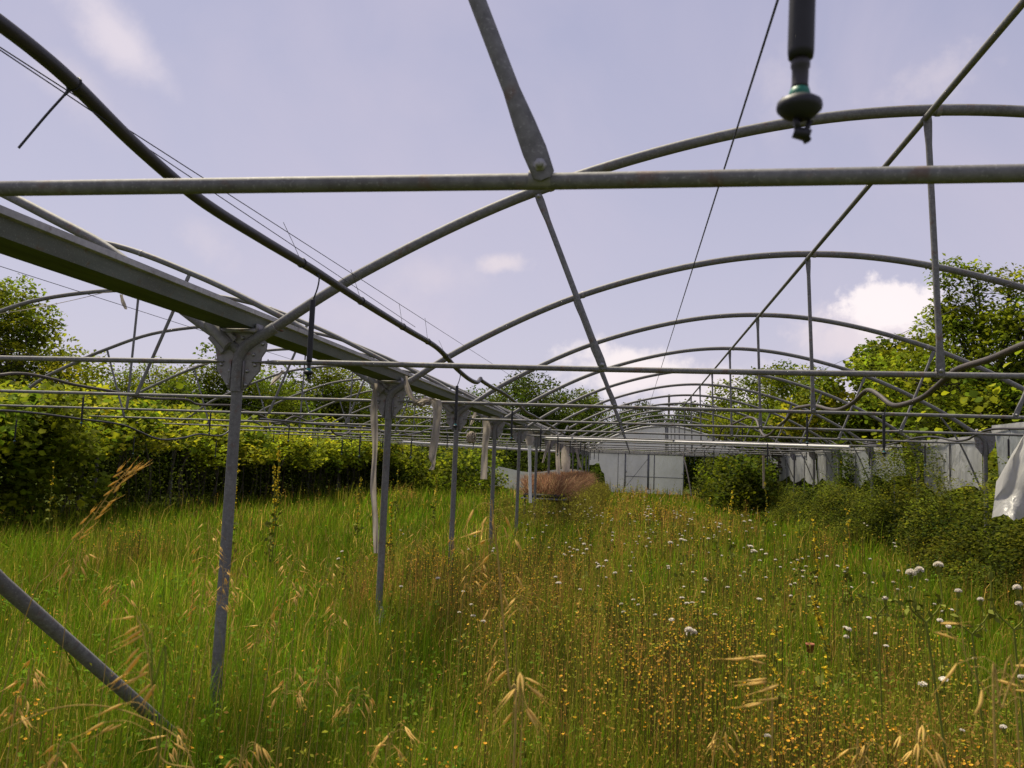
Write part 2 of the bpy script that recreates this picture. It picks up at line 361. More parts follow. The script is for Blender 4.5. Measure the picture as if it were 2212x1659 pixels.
# clamp plate holding the end of the left arch
mb = MB()
a, b = V([-.20, -.030, H+.765]), V([-.058, -.030, H+.625])
sweep(mb, [a, b], .035, 14, (0, 1, 0)); d = unit(b-a); nrm = V([-d[2], 0, d[0]])
for s in (-1, 1):
    sweep(mb, [a+nrm*.05*s+d*.07, b+nrm*.05*s], .018, 6, (0, 1, 0), .004)
clamp_me = mb.mesh('arch_clamp', 'plate')
rows = [('c', XL), ('r', XR), ('l', XLL)]
for tag_, X in rows:
    for n in range(-1, NB+1):
        if tag_ == 'l' and n < 1: continue
        y = YN(n)
        link('post', post_me, FR, (X, y, 0))
        b = link('bracket', br_me, FR, (X, y, 0))
        link('neck', neck_me, FR, (X, y, 0), scale=(1 if tag_ != 'r' else -1, 1, 1))
        if tag_ == 'c':
            link('arch_clamp', clamp_me, FR, (X, y, 0))
        if tag_ == 'c' and -1 < n < 4:
            for x, z in BOLTS: link('bolt', bolt_me, b, (x, -.009, z))
        elif n < 7: link('bolt', bolts_me, b, (0, 0, 0), kind='stuff')
# arches, tie bars, struts for both tunnels
strut_defs = [(-1.78, -2.12), (1.78, 2.12)]
def build_span(cx, right, hw=3.906, az=arch_z, me=None, st=((-1.72, -2.12), (0.046, 0.), (1.72, 2.12))):
    for n in range(-1, NB+1):
        if not right and n < 0: continue
        y = YN(n)
        link('arch', me or arch_me, FR, (cx, y, 0))
        # joint collar at the crown and on the shoulder
        if n < 4:
            for u in (.06, -2.05, 2.05):
                mb = MB(); sweep(mb, [V([u-.012, 0, az(u-.012)]), V([u+.012, 0, az(u+.012)])], .0345, 12, (0, 1, 0))
                mb.obj('collar', 'plate', FR, loc=(cx, y, 0))
        tb = MB(); x0, x1 = -hw+.09, hw-.09
        ww = .0 if n > 0 else .004
        pts = [V([x0, 0, ZT]), V([x0+.05, 0, ZT]), V([x0+.13, 0, ZT])]
        pts += [V([x, 0, ZT+ww*math.sin(x*1.3)]) for x in np.linspace(x0+.4, x1-.4, 9)]
        pts += [V([x1-.13, 0, ZT]), V([x1-.05, 0, ZT]), V([x1, 0, ZT])]
        r = [.024, .024, .016]+[.016]*9+[.016, .024, .024]; r2 = [.006, .006, .015]+[.016]*9+[.015, .006, .006]
        sweep(tb, pts, r2, 12, (0, 1, 0), r)
        t = tb.obj('tie_bar', 'zinc', FR, loc=(cx, y, 0))
        if right and n < 4:
            for u in (-1.725, 0.046, 1.725):
                m2 = MB(); sweep(m2, [V([u-.021, 0, ZT]), V([u+.021, 0, ZT])], .0185, 14)
                box(m2, (u, 0, ZT+.02), (.040, .007, .03)); m2.obj('tie_clamp', 'plate', t)
        for ub, ut in st:
            m2 = MB(); a = V([ub, -.022, ZT+.012]); b_ = V([ut, -.012, az(ut)-.030])
            flat_strut(m2, a, b_)
            s = m2.obj('strut', 'zinc', FR, loc=(cx, y, 0))
            if n < 4 and right:
                d = unit(b_-a)
                for q in (a+d*.008, b_-d*.012): link('bolt', bolt_me, s, q+V([0, -.006, 0]))
        sy = y
build_span(XC, True); XCL = (XL+XLL)/2; build_span(XCL, False, 4.83, arch_zl, archl_me, ((-2.15, -2.62), (-.03, 0.), (2.15, 2.62)))
# ridge pipes and gutters
tube_obj('ridge_pipe', [(XC-.012, 1.2, H+1.932), (XC, 20, H+1.94), (XC, YN(NB), H+1.94)], .017, 'zinc', FR)
tube_obj('ridge_pipe', [(XCL, 3.5, H+2.24), (XCL, YN(NB), H+2.24)], .017, 'zinc', FR)
def gutter(X):
    y0, y1 = .3, YN(NB)
    zb = H+.735
    prof = [(-.130, zb+.098), (-.142, zb+.098), (-.142, zb+.066), (-.128, zb+.066), (-.112, zb), (.095, zb), (.112, zb+.066), (.134, zb+.070), (.134, zb+.098), (.124, zb+.098), (.122, zb+.078), (.108, zb+.074), (.088, zb+.006), (-.105, zb+.006), (-.122, zb+.074), (-.128, zb+.078)]
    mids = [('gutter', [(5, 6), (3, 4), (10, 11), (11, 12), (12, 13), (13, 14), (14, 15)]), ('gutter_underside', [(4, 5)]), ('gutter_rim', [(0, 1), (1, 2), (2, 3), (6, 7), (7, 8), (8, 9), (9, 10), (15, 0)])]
    for nm, segs in mids:
        mb = MB()
        ys = [y0]+[YN(n)+.22 for n in range(0, NB)]+[y1]
        for i, j in segs:
            for q in range(len(ys)-1):
                e = .0022 if q % 2 else 0.
                pi, pj = prof[i], prof[j]
                v = [(X+pi[0]*(1+e*4), ys[q], pi[1]-e), (X+pj[0]*(1+e*4), ys[q], pj[1]-e), (X+pj[0]*(1+e*4), ys[q+1], pj[1]-e), (X+pi[0]*(1+e*4), ys[q+1], pi[1]-e)]
                mb.add(v, V([[0, 1, 2, 3]]))
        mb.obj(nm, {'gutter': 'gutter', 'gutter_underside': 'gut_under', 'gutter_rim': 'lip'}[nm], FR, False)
gutter(XL)
for n in range(0, 4):                               # rusty splice bolts
    mb = MB()
    for dy in (0, .04, .09): 
        lathe(mb, [(.001, .012), (.011, .010), (.013, 0)], 8, (0, dy, 0))
    box(mb, (.004, .05, .05), (.004, .16, .022))
    o = mb.obj('rusty_splice', 'rust', FR, loc=(XL+.085, YN(n)+.14, H+.765)); o.rotation_euler = (0, math.radians(85), 0)
    o['label'] = 'rust stained bolts joining two gutter lengths'
# braces in the row of posts and side wall braces, thin wall uprights
tube_obj('diagonal_brace', [(XL+.01, YN(-1)-.1, H+.62), pX(0, 1257, XL), pX(310, 1530, XL), pX(310, 1530, XL)+(pX(310, 1530, XL)-pX(0, 1257, XL))*.55], .030, 'zinc', FR, 14)
for n in range(1, NB):
    P = [V([XR-.36, YN(n)+.05, arch_z(3.55)-.03]), V([XR-.1, YN(n)+.05, ZT-.05]), V([XR+.02, YN(n)+.05, ZT-.72])]
    P = [V([XR-.62, YN(n)+.05, H+.93]), V([XR-.34, YN(n)+.05, ZT-.02]), V([XR-.02, YN(n)+.05, ZT-.78])]
    tube_obj('wall_brace', spline(P, 4), .015, 'zinc', FR, 8)
    tube_obj('wall_upright', [(XR+.03, YN(n)+1.5, 0), (XR+.03, YN(n)+1.5, H+.62)], .014, 'zinc', FR, 8)
# ---------------------------------------------------------------- end wall
YE = YN(NB)+.06
EW = thing('greenhouse_end_wall', 'greenhouse end wall clad in torn grey plastic film with a door frame, far behind the meadow', 'wall', (0, 0, 0))
def film(name, poly_fn, nu, nv, m, parent, amp=.02, fr=3., thick=0, seed=0, **k):
    mb = MB(); P = []
    for i in range(nu+1):
        for j in range(nv+1):
            P.append(poly_fn(i/nu, j/nv))
    P = V(P); nn = (fbm(P[:, 0]*fr+P[:, 1]*fr, P[:, 2]*fr*.5, P[:, 1]*fr*.7, s=seed)-.5)*amp*2
    a = P[nv+1]-P[0]; b = P[1]-P[0]; nr = unit(np.cross(a, b)); P = P+nr*nn[:, None]
    ii = np.arange(nu)[:, None]*(nv+1)+np.arange(nv)[None]
    mb.add(P, np.stack([ii, ii+nv+1, ii+nv+2, ii+1], -1).reshape(-1, 4))
    return mb.obj(name, m, parent, **k)
def epx(u, v, dy=0.): return pY((2100+u/3.403)/1.808, (1600+v/3.403)/1.808, YE+dy)
# gable film
film('gable_film', lambda s, t: V([XC-3.9+7.8*s, YE, (H+.80)+t*(max(arch_z(-3.9+7.8*s), H+.82)-(H+.80))]), 30, 8, 'film_end', EW, .03, 1.5)
mb = MB(); pr = PROF.copy(); sweep(mb, pr[2:-2]*V([1, 1, 1])+V([XC, YE-.05, H-.0]), .045+.03*rng.random(len(pr)-4), 8, (0, 1, 0)); mb.obj('crumpled_film_edge', 'film_white', EW)
mb = MB(); box(mb, (XC, YE-.02, H+.77), (7.8, .05, .06)); mb.obj('cross_rail', 'darkframe', EW)
mb = MB(); box(mb, (XC, YE-.035, H+.64), (7.7, .02, .15)); mb.obj('film_strip', 'film_white', EW)
for u in (1705, 1722): 
    p = epx(u, 300); mb = MB(); box(mb, (p[0], YE-.03, H+1.35), (.05, .03, 1.15)); mb.obj('gable_upright', 'darkframe', EW)
xs = [epx(u, 700)[0] for u in (680, 1070, 1165, 1480, 1550, 1940)]
zlow = 0.25
def lowpanel(name, x0, x1, z0, z1, m, seed, amp=.03, tear=None):
    def fn(s, t):
        x = x0+(x1-x0)*s; z = z1+(z0-z1)*t
        return V([x, YE+.02, z])
    if tear is None: return film(name, fn, 10, 10, m, EW, amp, 1.6, seed=seed)
    mb = MB(); nu, nv = 14, 14; P = V([[fn(i/nu, j/nv) for j in range(nv+1)] for i in range(nu+1)]); f = []
    for i in range(nu+1):
        zt = tear(i/nu)
        for j in range(nv+1):
            P[i, j, 2] = z1+(max(z0, zt)-z1)*j/nv
    P[..., 1] += (fbm(P[..., 0]*2, P[..., 2]*2, s=seed)-.5)*.08
    ii = np.arange(nu)[:, None]*(nv+1)+np.arange(nv)[None]
    mb.add(P.reshape(-1, 3), np.stack([ii, ii+nv+1, ii+nv+2, ii+1], -1).reshape(-1, 4))
    return mb.obj(name, m, EW)
tearpts = [(680, 735), (770, 730), (795, 690), (830, 725), (855, 845), (935, 855), (940, 870), (915, 920), (890, 985), (895, 1100), (1165, 1100)]
tx = [epx(*p)[0] for p in tearpts]; tz = [epx(*p)[2] for p in tearpts]
lowpanel('plastic_sheet', xs[0], xs[2], zlow, H+.60, 'film_end', 1, tear=lambda s: float(np.interp(xs[0]+(xs[2]-xs[0])*s, tx, tz)) if xs[0]+(xs[2]-xs[0])*s < tx[-2] else 0.)
lowpanel('plastic_sheet', xs[2], xs[3], zlow, H+.58, 'film_end', 2, .05)
lowpanel('plastic_sheet', xs[3], xs[4]-.01, zlow, H+.55, 'film_grey', 3)
lowpanel('plastic_sheet', xs[4], xs[5], zlow, H+.52, 'film_grey', 4)
for x, ww in ((xs[0], .06), (xs[1], .03), (xs[2], .07), (xs[3]-.03, .10), (xs[4], .05), (xs[5], .04)):
    mb = MB(); box(mb, (x, YE-.03, H-.25), (ww, .04, 1.9)); mb.obj('door_post' if x > xs[1] else 'wall_upright', 'darkframe', EW)
mb = MB(); box(mb, ((xs[2]+xs[5])/2, YE-.045, H-.58), (xs[5]-xs[2], .02, .035)); mb.obj('door_rail', 'darkframe', EW)
mb = MB(); box(mb, ((xs[2]+xs[5])/2, YE-.045, H+.60), (xs[5]-xs[2], .03, .05)); mb.obj('door_head', 'darkframe', EW)
for u in (1180, 1920):
    p = epx(u, 800); mb = MB(); box(mb, (p[0], YE-.055, H-.35), (.05, .03, .09)); mb.obj('door_handle' if u == 1180 else 'latch', 'bolt', EW, False)
mb = MB(); sweep(mb, [epx(1180, 1010, -.06), epx(1475, 640, -.06)], .012, 6); mb.obj('door_brace', 'darkframe', EW)
# end film of the left tunnel
E2 = thing('plastic_sheet', 'low faded plastic sheet across the end of the left tunnel, behind the dry plants', 'plastic sheet')
film('sheet', lambda s, t: V([-8.2+5.7*s, YE, .2+1.0*t+.12*math.sin(s*9)]), 20, 6, 'film_grey', E2, .05, 2.)
# ---------------------------------------------------------------- side wall films
side_specs = [(2, 'big grey plastic sheet on the right wall behind the hanging white flap', 'film_grey', (.0, .93), -.45, .80),
 (3, 'pale plastic sheet with a white top hem on the right wall, behind the second hose', 'film', (.05, .96), -.25, .66),
 (4, 'narrow plastic sheet remnant on the right wall left of the bramble peak', 'film_grey', (.35, .98), -.1, .62),
 (5, 'plastic sheet on the right wall just right of the climbing vine column', 'film_grey', (.1, .97), -.25, .62),
 (6, 'dim plastic sheet on the right wall where the vine column climbs', 'film', (.02, .97), -.3, .62),
 (7, 'upright plastic sheet on the right wall, third from the far vines', 'film', (.02, .98), -.3, .6),
 (8, 'plastic sheet on the right wall, second from the far vines', 'film', (.02, .98), -.3, .6),
 (9, 'farthest plastic sheet showing on the right wall, next to the dark vines', 'film', (.02, .98), -.3, .6)]
for n, lab, m, (a, b), zl, zh in side_specs:
    T = thing('plastic_sheet', lab, 'plastic sheet', group='plastic sheets left on the right wall')
    def fn(s, t, n=n, a=a, b=b, zl=zl, zh=zh):
        y = YN(n)+S*(a+(b-a)*s)
        z = H+zh+(zl-zh)*t*(1+.12*math.sin(s*7+n))
        if t < .01: z += .02*math.sin(s*11+n)
        return V([XR+.05+.05*math.sin(s*9+n*2)*t, y+.05*math.sin(t*5+n)*(s-.5), z])
    film('sheet', fn, 18, 12, m, T, .06, 2.2, seed=n)
    film('hem', lambda s, t: V([XR+.02, YN(n)+S*(a+(b-a)*s), H+zh+.01-.10*t-.03*math.sin(s*5+n)*t]), 14, 3, 'film_white', T, .03, 3., seed=n+20)
T = thing('plastic_flap', 'bright white torn plastic flap hanging at the right edge in front of the brambles', 'plastic sheet')
fp = [[(2250, 905), (2215, 935), (2212, 1040), (2215, 1120)], [(2225, 925), (2190, 985), (2185, 1050), (2190, 1125)], [(2205, 950), (2170, 1010), (2163, 1060), (2168, 1112)], [(2190, 975), (2152, 1040), (2148, 1080), (2142, 1122)]]
def flapfn(s, t):
    A = V([[pY(u, v, 9.6+.25*math.sin(u*.05+v*.03)) for u, v in r] for r in fp])
    i = min(int(s*3), 2); j = min(int(t*3), 2); a = s*3-i; b = t*3-j
    return (A[i, j]*(1-a)*(1-b)+A[i+1, j]*a*(1-b)+A[i, j+1]*(1-a)*b+A[i+1, j+1]*a*b)
film('flap', flapfn, 30, 30, 'film_white', T, .07, 6.)
# ---------------------------------------------------------------- hoses, wires, sprinklers
def hose(name, label, X, pts, r, m='hose', extend=None, ties=None, tiecol='blk', xs_=None):
    P = [pX(u, v, X) for u, v in pts]
    if extend:
        y = P[-1][1]
        while y < extend:
            y += .75; P.append(V([X+rng.normal(0, .03), y, H+.66+rng.normal(0, .09)]))
    T = thing(name, label, 'hose', tuple(P[0])); T.location = (0, 0, 0)
    c = spline(P, 8); mb = MB(); sweep(mb, c, r, 10); mb.obj('hose_pipe', m, T)
    return T, c
def cable_tie(T, c, p, tail, r, tr=.0022):
    i = int(np.argmin(np.linalg.norm(c-p, axis=1))); i = min(max(i, 1), len(c)-2)
    d = unit(c[i+1]-c[i-1]); q = c[i]
    a = unit(np.cross(d, (0, 0, 1))); b = np.cross(d, a)
    th = np.linspace(0, 2*np.pi, 13)
    mb = MB(); sweep(mb, [q+(a*math.cos(t)+b*math.sin(t))*(r+.001) for t in th], .0028, 5, tuple(d))
    L_ = tail-q; sweep(mb, spline([q+unit(L_)*r, q+L_*.5+V([0, 0, .003]), q+L_], 4), [tr*1.6]+[tr]*8, 5, (0, 1, 0), tr*.5)
    mb.obj('cable_tie', 'blk', T)
A_pts = [(-60, 8), (0, 50), (80, 112), (160, 182), (300, 320), (430, 430), (560, 513), (680, 585), (780, 650), (880, 712), (945, 752), (985, 795), (1012, 818), (1030, 826), (1038, 818), (1040, 822), (1062, 836), (1084, 847), (1105, 862), (1124, 879), (1137, 891), (1150, 897), (1164, 905), (1187, 919), (1214, 934)]
hA, cA = hose('irrigation_hose', 'thick black irrigation hose snaking down from the top left corner under the left gutter', -1.45, A_pts, .0195, 'hose', 38)
for (u, v), (tu, tv) in [((165, 182), (40, 320)), ((655, 572), (612, 480)), ((778, 648), (758, 582)), ((873, 707), (862, 655)), ((924, 742), (918, 687)), ((962, 775), (948, 735))]:
    big = u == 165
    q = pX(u, v, -1.45); t = pX(tu, tv, -1.45)
    if big: t = pY(tu, tv, q[1]-.02); 
    cable_tie(hA, cA, q, t, .0195, .0042 if big else .0013)
B_pts = [(2330, 705), (2212, 745), (2140, 775), (2090, 790), (2060, 803), (2020, 838), (1990, 860), (1950, 874), (1925, 874), (1900, 855), (1882, 844), (1868, 846), (1845, 868), (1815, 884), (1790, 884), (1760, 876), (1738, 878), (1715, 884), (1700, 905), (1680, 922), (1664, 938), (1650, 941), (1640, 925), (1632, 906), (1615, 902), (1600, 908), (1585, 915), (1562, 925), (1558, 932)]
hB, cB = hose('irrigation_hose', 'sagging brown irrigation hose waving across the frame at the right', 2.13, B_pts, .0205, 'hose_brown', 38)
C_pts = [(2260, 922), (2212, 926), (2160, 926), (2130, 930), (2104, 942), (2088, 950), (2060, 952), (2020, 944), (1985, 945), (1955, 952), (1930, 958), (1905, 962), (1875, 960)]
hC, cC = hose('irrigation_hose', 'black hose hanging along the right wall in front of the plastic sheets', 4.70, C_pts, .0155, 'hose', 36)
D_pts = [(-60, 815), (0, 810), (30, 807), (65, 809), (110, 818), (165, 832), (240, 845), (320, 860), (400, 863), (430, 874), (500, 876), (520, 885)]
hD, cD = hose('irrigation_hose', 'brown hose sagging across the left tunnel just above the grey tie bars', -6.87, D_pts, .019, 'hose_brown', 36)
E_pts = [(-60, 890), (0, 887), (80, 893), (180, 906), (260, 917), (300, 932), (330, 945), (360, 950), (400, 945), (430, 938), (480, 940)]
hE, cE = hose('irrigation_hose', 'black hose looping low along the vine hedge in the left tunnel', -9.5, E_pts, .019, 'hose', 36)
F_pts = [(560, 905), (620, 910), (700, 918), (800, 925), (850, 940), (900, 935)]
hF, cF = hose('irrigation_hose', 'thin black hose wandering in the left tunnel behind the row of posts', -4.3, F_pts, .013, 'hose', 34)
def sprinkler_parts(cap):
    out = []
    mb = MB(); sweep(mb, spline([V([0, 0, .0]), V([.022, 0, -.02]), V([.018, 0, -.07]), V([0, 0, -.125])], 5), .0035, 7); out.append(('feed_tube', mb.mesh('feed_tube', 'blk')))
    mb = MB(); lathe(mb, [(.002, -.12), (.0115, -.122), (.0122, -.13), (.0125, -.40), (.0117, -.407), (.004, -.408)], 16); out.append(('weight', mb.mesh('weight', 'blk')))
    mb = MB(); lathe(mb, [(.006, -.404), (.0078, -.409), (.0092, -.411), (.0092, -.416), (.0080, -.418), (.0078, -.434), (.0083, -.436), (.006, -.438)], 14); out.append(('coupling', mb.mesh('coupling', 'hose')))
    mb = MB(); lathe(mb, [(.006, -.436), (.0088, -.438), (.0100, -.442), (.0108, -.449), (.002, -.451)], 14); out.append(('green_cap', mb.mesh('green_cap', cap)))
    mb = MB(); lathe(mb, [(.0100, -.447), (.0155, -.4475), (.0205, -.451), (.0215, -.456), (.0205, -.459), (.015, -.465), (.009, -.468), (.004, -.469)], 18)
    for a, b_ in ((.3, .015), (2.0, .012), (3.9, .010)): box(mb, (.0065*math.cos(a)+.002, .006*math.sin(a), -.468-b_*.5), (.005, .004, b_), Matrix.Rotation(.35*math.cos(a), 3, 'Y'))
    box(mb, (.003, 0, -.482), (.015, .012, .008), Matrix.Rotation(.3, 3, 'Y')); box(mb, (.008, .003, -.486), (.006, .007, .006), Matrix.Rotation(-.5, 3, 'Y')); box(mb, (-.014, .004, -.4485), (.006, .01, .004), Matrix.Rotation(.5, 3, 'Y'))
    out.append(('nozzle', mb.mesh('nozzle', 'blk'))); return out
SP = sprinkler_parts('teal_plastic'); SPG = sprinkler_parts('green_plastic')
def sprinkler(p, label, parts=SP, group='sprinklers hanging from the hoses', sc=1., rot=0., tilt=0.):
    T = thing('hanging_sprinkler', label, 'sprinkler', tuple(p), group, (tilt, tilt*.5, rot)); T.scale = (sc,)*3
    for nm, me in parts: link(nm, me, T)
q = pY(1728, 250, .75)
sprinkler(q+V([.0105, 0, .471]), 'nearest black sprinkler with a green cap, big at the top right against the sky', SPG, tilt=.035)
# the hose above carrying the near sprinkler (out of the picture's top)
T = thing('irrigation_hose', 'black irrigation hose running overhead and carrying the nearest sprinkler', 'hose')
tube_obj('hose_pipe', spline([V([q[0]+.004, -1.5, q[2]+.5]), V([q[0], .3, q[2]+.485]), V([q[0]+.004, .75, q[2]+.485]), V([q[0], 1.1, q[2]+.50])], 6), .0125, 'hose', T)
def on(c, y): i = int(np.argmin(abs(c[:, 1]-y))); return c[i]
for cc, ys, nm in [(cA, [3.38], 'sprinkler with teal cap under the black hose, right of the nearest bracket'), (cA, [6.38], 'sprinkler with teal cap hanging beside the knotted fabric strip'),
                   (cB, [7.25], 'dark sprinkler under the brown waving hose, in front of the right trees'), (cB, [10.3], 'slim sprinkler below the brown hose, left of the biggest right one'),
                   (cD, [9.0], 'sprinkler with teal cap at far left against the vine leaves'), (cD, [12.1], 'sprinkler under the left tunnel hose, just left of the nearest post'),
                   (cC, [10.9], 'sprinkler in front of the pale plastic sheet on the right wall')]:
    for y in ys: sprinkler(on(cc, y)-V([0, 0, .01]), nm)
for cc, y0 in ((cA, 9.4), (cB, 13.3), (cC, 13.9), (cD, 15.1), (cE, 11.), (cF, 12.)):
    y = y0
    while y < 36:
        sprinkler(on(cc, y)-V([0, 0, .01]), 'small distant black sprinkler in the line hanging from the '+{id(cA): 'thick black hose under the gutter', id(cB): 'brown waving hose at right', id(cC): 'hose along the right wall', id(cD): 'brown left tunnel hose', id(cE): 'looping hose by the vine hedge', id(cF): 'thin hose behind the posts'}[id(cc)], rot=random.random()*6)
        y += 3.
def wire(label, a, b, r=.0016, n=2, m='wire', sag=0.):
    T = thing('support_wire', label, 'wire'); P = rline(a, b, max(n, 9))
    t = np.linspace(0, 1, len(P)); P[:, 2] -= sag*4*t*(1-t)
    tube_obj('wire', P, r, m, T, 6)
def ext(a, b, ya, yb): d = (b-a)/(b[1]-a[1]); return a+d*(ya-a[1]), a+d*(yb-a[1])
a, b = ext(pX(1680, 0, .2), pX(1405, 868, .2), .3, 38); wire('single dark wire running from the top edge down to the middle of the tunnel', a, b, .0021)
a, b = ext(pX(0, 102, -1.47), pX(1000, 745, -1.47), .4, 16); wire('upper of two thin wires above the thick black hose at left', a, b, .0017)
a, b = ext(pX(0, 108, -1.44), pX(640, 535, -1.44), .4, 5); wire('lower of two thin wires above the thick black hose at left', a, b, .0016)
a, b = ext(pX(2212, 600, 2.15), pX(1776, 799, 2.15), 3., 30); wire('thin wire over the brown waving hose in front of the right trees', a, b, .0019)
a, b = ext(pX(0, 575, -3.29), pX(553, 752, -3.29), 2., 30); wire('thin wire passing under the left gutter across the nearest bracket', a, b, .0019)
a, b = ext(pX(0, 750, -6.9), pX(300, 820, -6.9), 6., 30); wire('thin faint wire in the left tunnel in front of the vine hedge', a, b, .0019)
# ---------------------------------------------------------------- white pipes, strips, hanging oddments
def pipe(label, a, b, r, m='pvc', name='plastic_pipe', cat='pipe', n=6, sag=0.):
    T = thing(name, label, cat); P = rline(a, b, n); t = np.linspace(0, 1, n); P[:, 2] -= sag*4*t*(1-t)
    tube_obj('pipe', P, r, m, T, 12); return T
pipe('long white plastic pipe slung across the middle tunnel under the tie bars', pY(1144, 945, 19.8), pY(1835, 966, 13.8), .027)
pipe('white plastic pipe lying across the left tunnel below the bars', pY(870, 955, 26), pY(1208, 976, 29), .045)
pipe('white wrapped standpipe beside the fifth post of the row', pY(1143.5, 962, 17.6), pY(1146, 1086, 17.6), .036, 'pvc_white')
T = pipe('pale bent rod leaning by the right end of the far door', pY(1475.6, 984, 34), pY(1494, 1072, 33.5), .028, 'strip', 'leaning_rod', 'rod', 6, -.12)
pipe('pale stake standing in the dark vines at right', pY(1649, 984, 26), pY(1650, 1055, 26), .035, 'strip', 'stake', 'stake')
def ribbon(name, label, pts, wd, m='strip', cat='fabric strip', twist=.6, yj=.02):
    """pts: list of world points; a crumpled band of fabric"""
    T = thing(name, label, cat); P = spline(pts, 6); n = len(P); mb = MB()
    wd = np.interp(np.linspace(0, 1, n), np.linspace(0, 1, len(wd)), wd)
    vs = []
    for i in range(n):
        a = twist*math.sin(i*.35); s = V([math.cos(a), math.sin(a), 0])
        for k in range(5):
            u = k/4-.5
            vs.append(P[i]+s*wd[i]*u+V([0, yj*math.sin(u*9+i*.3), 0])*1.)
    ii = np.arange(n-1)[:, None]*5+np.arange(4)[None]
    mb.add(V(vs), np.stack([ii, ii+1, ii+6, ii+5], -1).reshape(-1, 4)); mb.obj('band', m, T)
    return T
f = lambda Y, *q: [pY(u, v, Y) for u, v in q]
ribbon('fabric_strip', 'long beige fabric strip hanging to the weeds left of the second post', f(7.35, (812, 828), (808, 880), (810, 960), (806, 1050), (811, 1120), (812, 1195)), [.05, .065, .06, .07, .06, .04])
ribbon('fabric_strip', 'beige strip looped from the gutter to the knotted bundle on the bar', f(7.30, (878, 812), (880, 835), (890, 860), (904, 868)), [.03, .05, .06, .08])
ribbon('fabric_strip', 'pale netting strip hanging from the bar right of the second post, knotted at its end', f(7.28, (904, 870), (925, 862), (942, 868), (944, 900), (940, 945), (934, 985), (936, 1002), (932, 1015)), [.10, .13, .11, .085, .08, .07, .03, .06], 'strip', twist=.3)
T = thing('fabric_knot', 'bunched pale fabric knotted round the bar right of the second post', 'fabric strip')
mb = MB()
for k in range(5):
    c = pY(900+k*11, 868+2*math.sin(k*2), 7.4); th = np.linspace(0, 2*np.pi, 12)
    sweep(mb, [c+V([.03*math.sin(t*1.0+k), .028*math.cos(t), .030*math.sin(t)]) for t in th], .009+.004*rng.random(), 6, (1, 0, 0), .014)
mb.obj('band', 'strip', T)
ribbon('fabric_strip', 'beige strip hanging down from the fourth bracket of the row', f(13.3, (1047, 902), (1052, 925), (1048, 960), (1046, 1000), (1045, 1035)), [.12, .13, .11, .12, .12], twist=.4)
ribbon('fabric_strip', 'short beige strip holding the rope bundle under the third gutter length', f(13.0, (1028, 880), (1024, 900), (1017, 918)), [.05, .06, .03])
T = thing('rope_bundle', 'coiled brownish rope bundle hanging from a bar between third and fourth posts', 'rope', tuple(pY(1018, 945, 13.0)))
mb = MB()
for k in range(9):
    a = k*.7; th = np.linspace(0, 2*np.pi, 16)
    ax = V([math.cos(a), math.sin(a)*.6, .3]); ax = unit(ax); u_ = unit(np.cross(ax, (0, 0, 1))); w_ = np.cross(ax, u_)
    sweep(mb, [(u_*math.cos(t)*.075+w_*math.sin(t)*.09) + ax*.01*k/3 for t in th], .011, 6)
mb.obj('coil', 'rope', T)
ribbon('fabric_strip', 'pale wad of plastic wrapped round the top of the white standpipe', f(17.5, (1140, 930), (1144, 945), (1143, 962)), [.2, .22, .12], 'strip')
ribbon('fabric_strip', 'slanting beige strip hanging behind the sixth post', f(20, (1192, 938), (1183, 965), (1172, 1000)), [.06, .09, .04])
ribbon('fabric_strip', 'beige strip left of the dry plants, hanging near the eighth post', f(25, (1204, 958), (1205, 990), (1207, 1030)), [.14, .15, .13])
ribbon('fabric_strip', 'wide pale strip hanging above the dry reddish plants', f(28, (1220, 948), (1222, 980), (1222, 1020)), [.2, .35, .3])
ribbon('fabric_strip', 'pale tape hanging above the dry plants right of the wide strip', f(31, (1243, 955), (1248, 985), (1254, 1010)), [.1, .1, .1])
ribbon('fabric_strip', 'pale tape stretched below the second left arch, over the vine hedge', f(10.3, (-40, 683), (60, 668), (150, 650), (225, 632), (245, 628)), [.045, .05, .04, .05, .02], twist=.1, yj=.003)
ribbon('fabric_strip', 'short scrap of pale tape dangling under the left gutter', f(9.9, (262, 636), (266, 652), (272, 668)), [.05, .05, .03])
ribbon('fabric_strip', 'pale tape under the third left arch, beside the nearest bracket', f(13.2, (330, 812), (400, 795), (470, 782), (560, 770)), [.04, .05, .05, .03], twist=.1, yj=.003)
ribbon('fabric_strip', 'torn beige shred on the leaning strut right of the nearest post', f(7.5, (612, 800), (600, 815), (585, 832)), [.02, .06, .01])
ribbon('fabric_wrap', 'pale rag wrapped round the foot of the second post in the weeds', f(7.38, (824, 1310), (824, 1335), (822, 1360)), [.05, .075, .06], 'film_white')
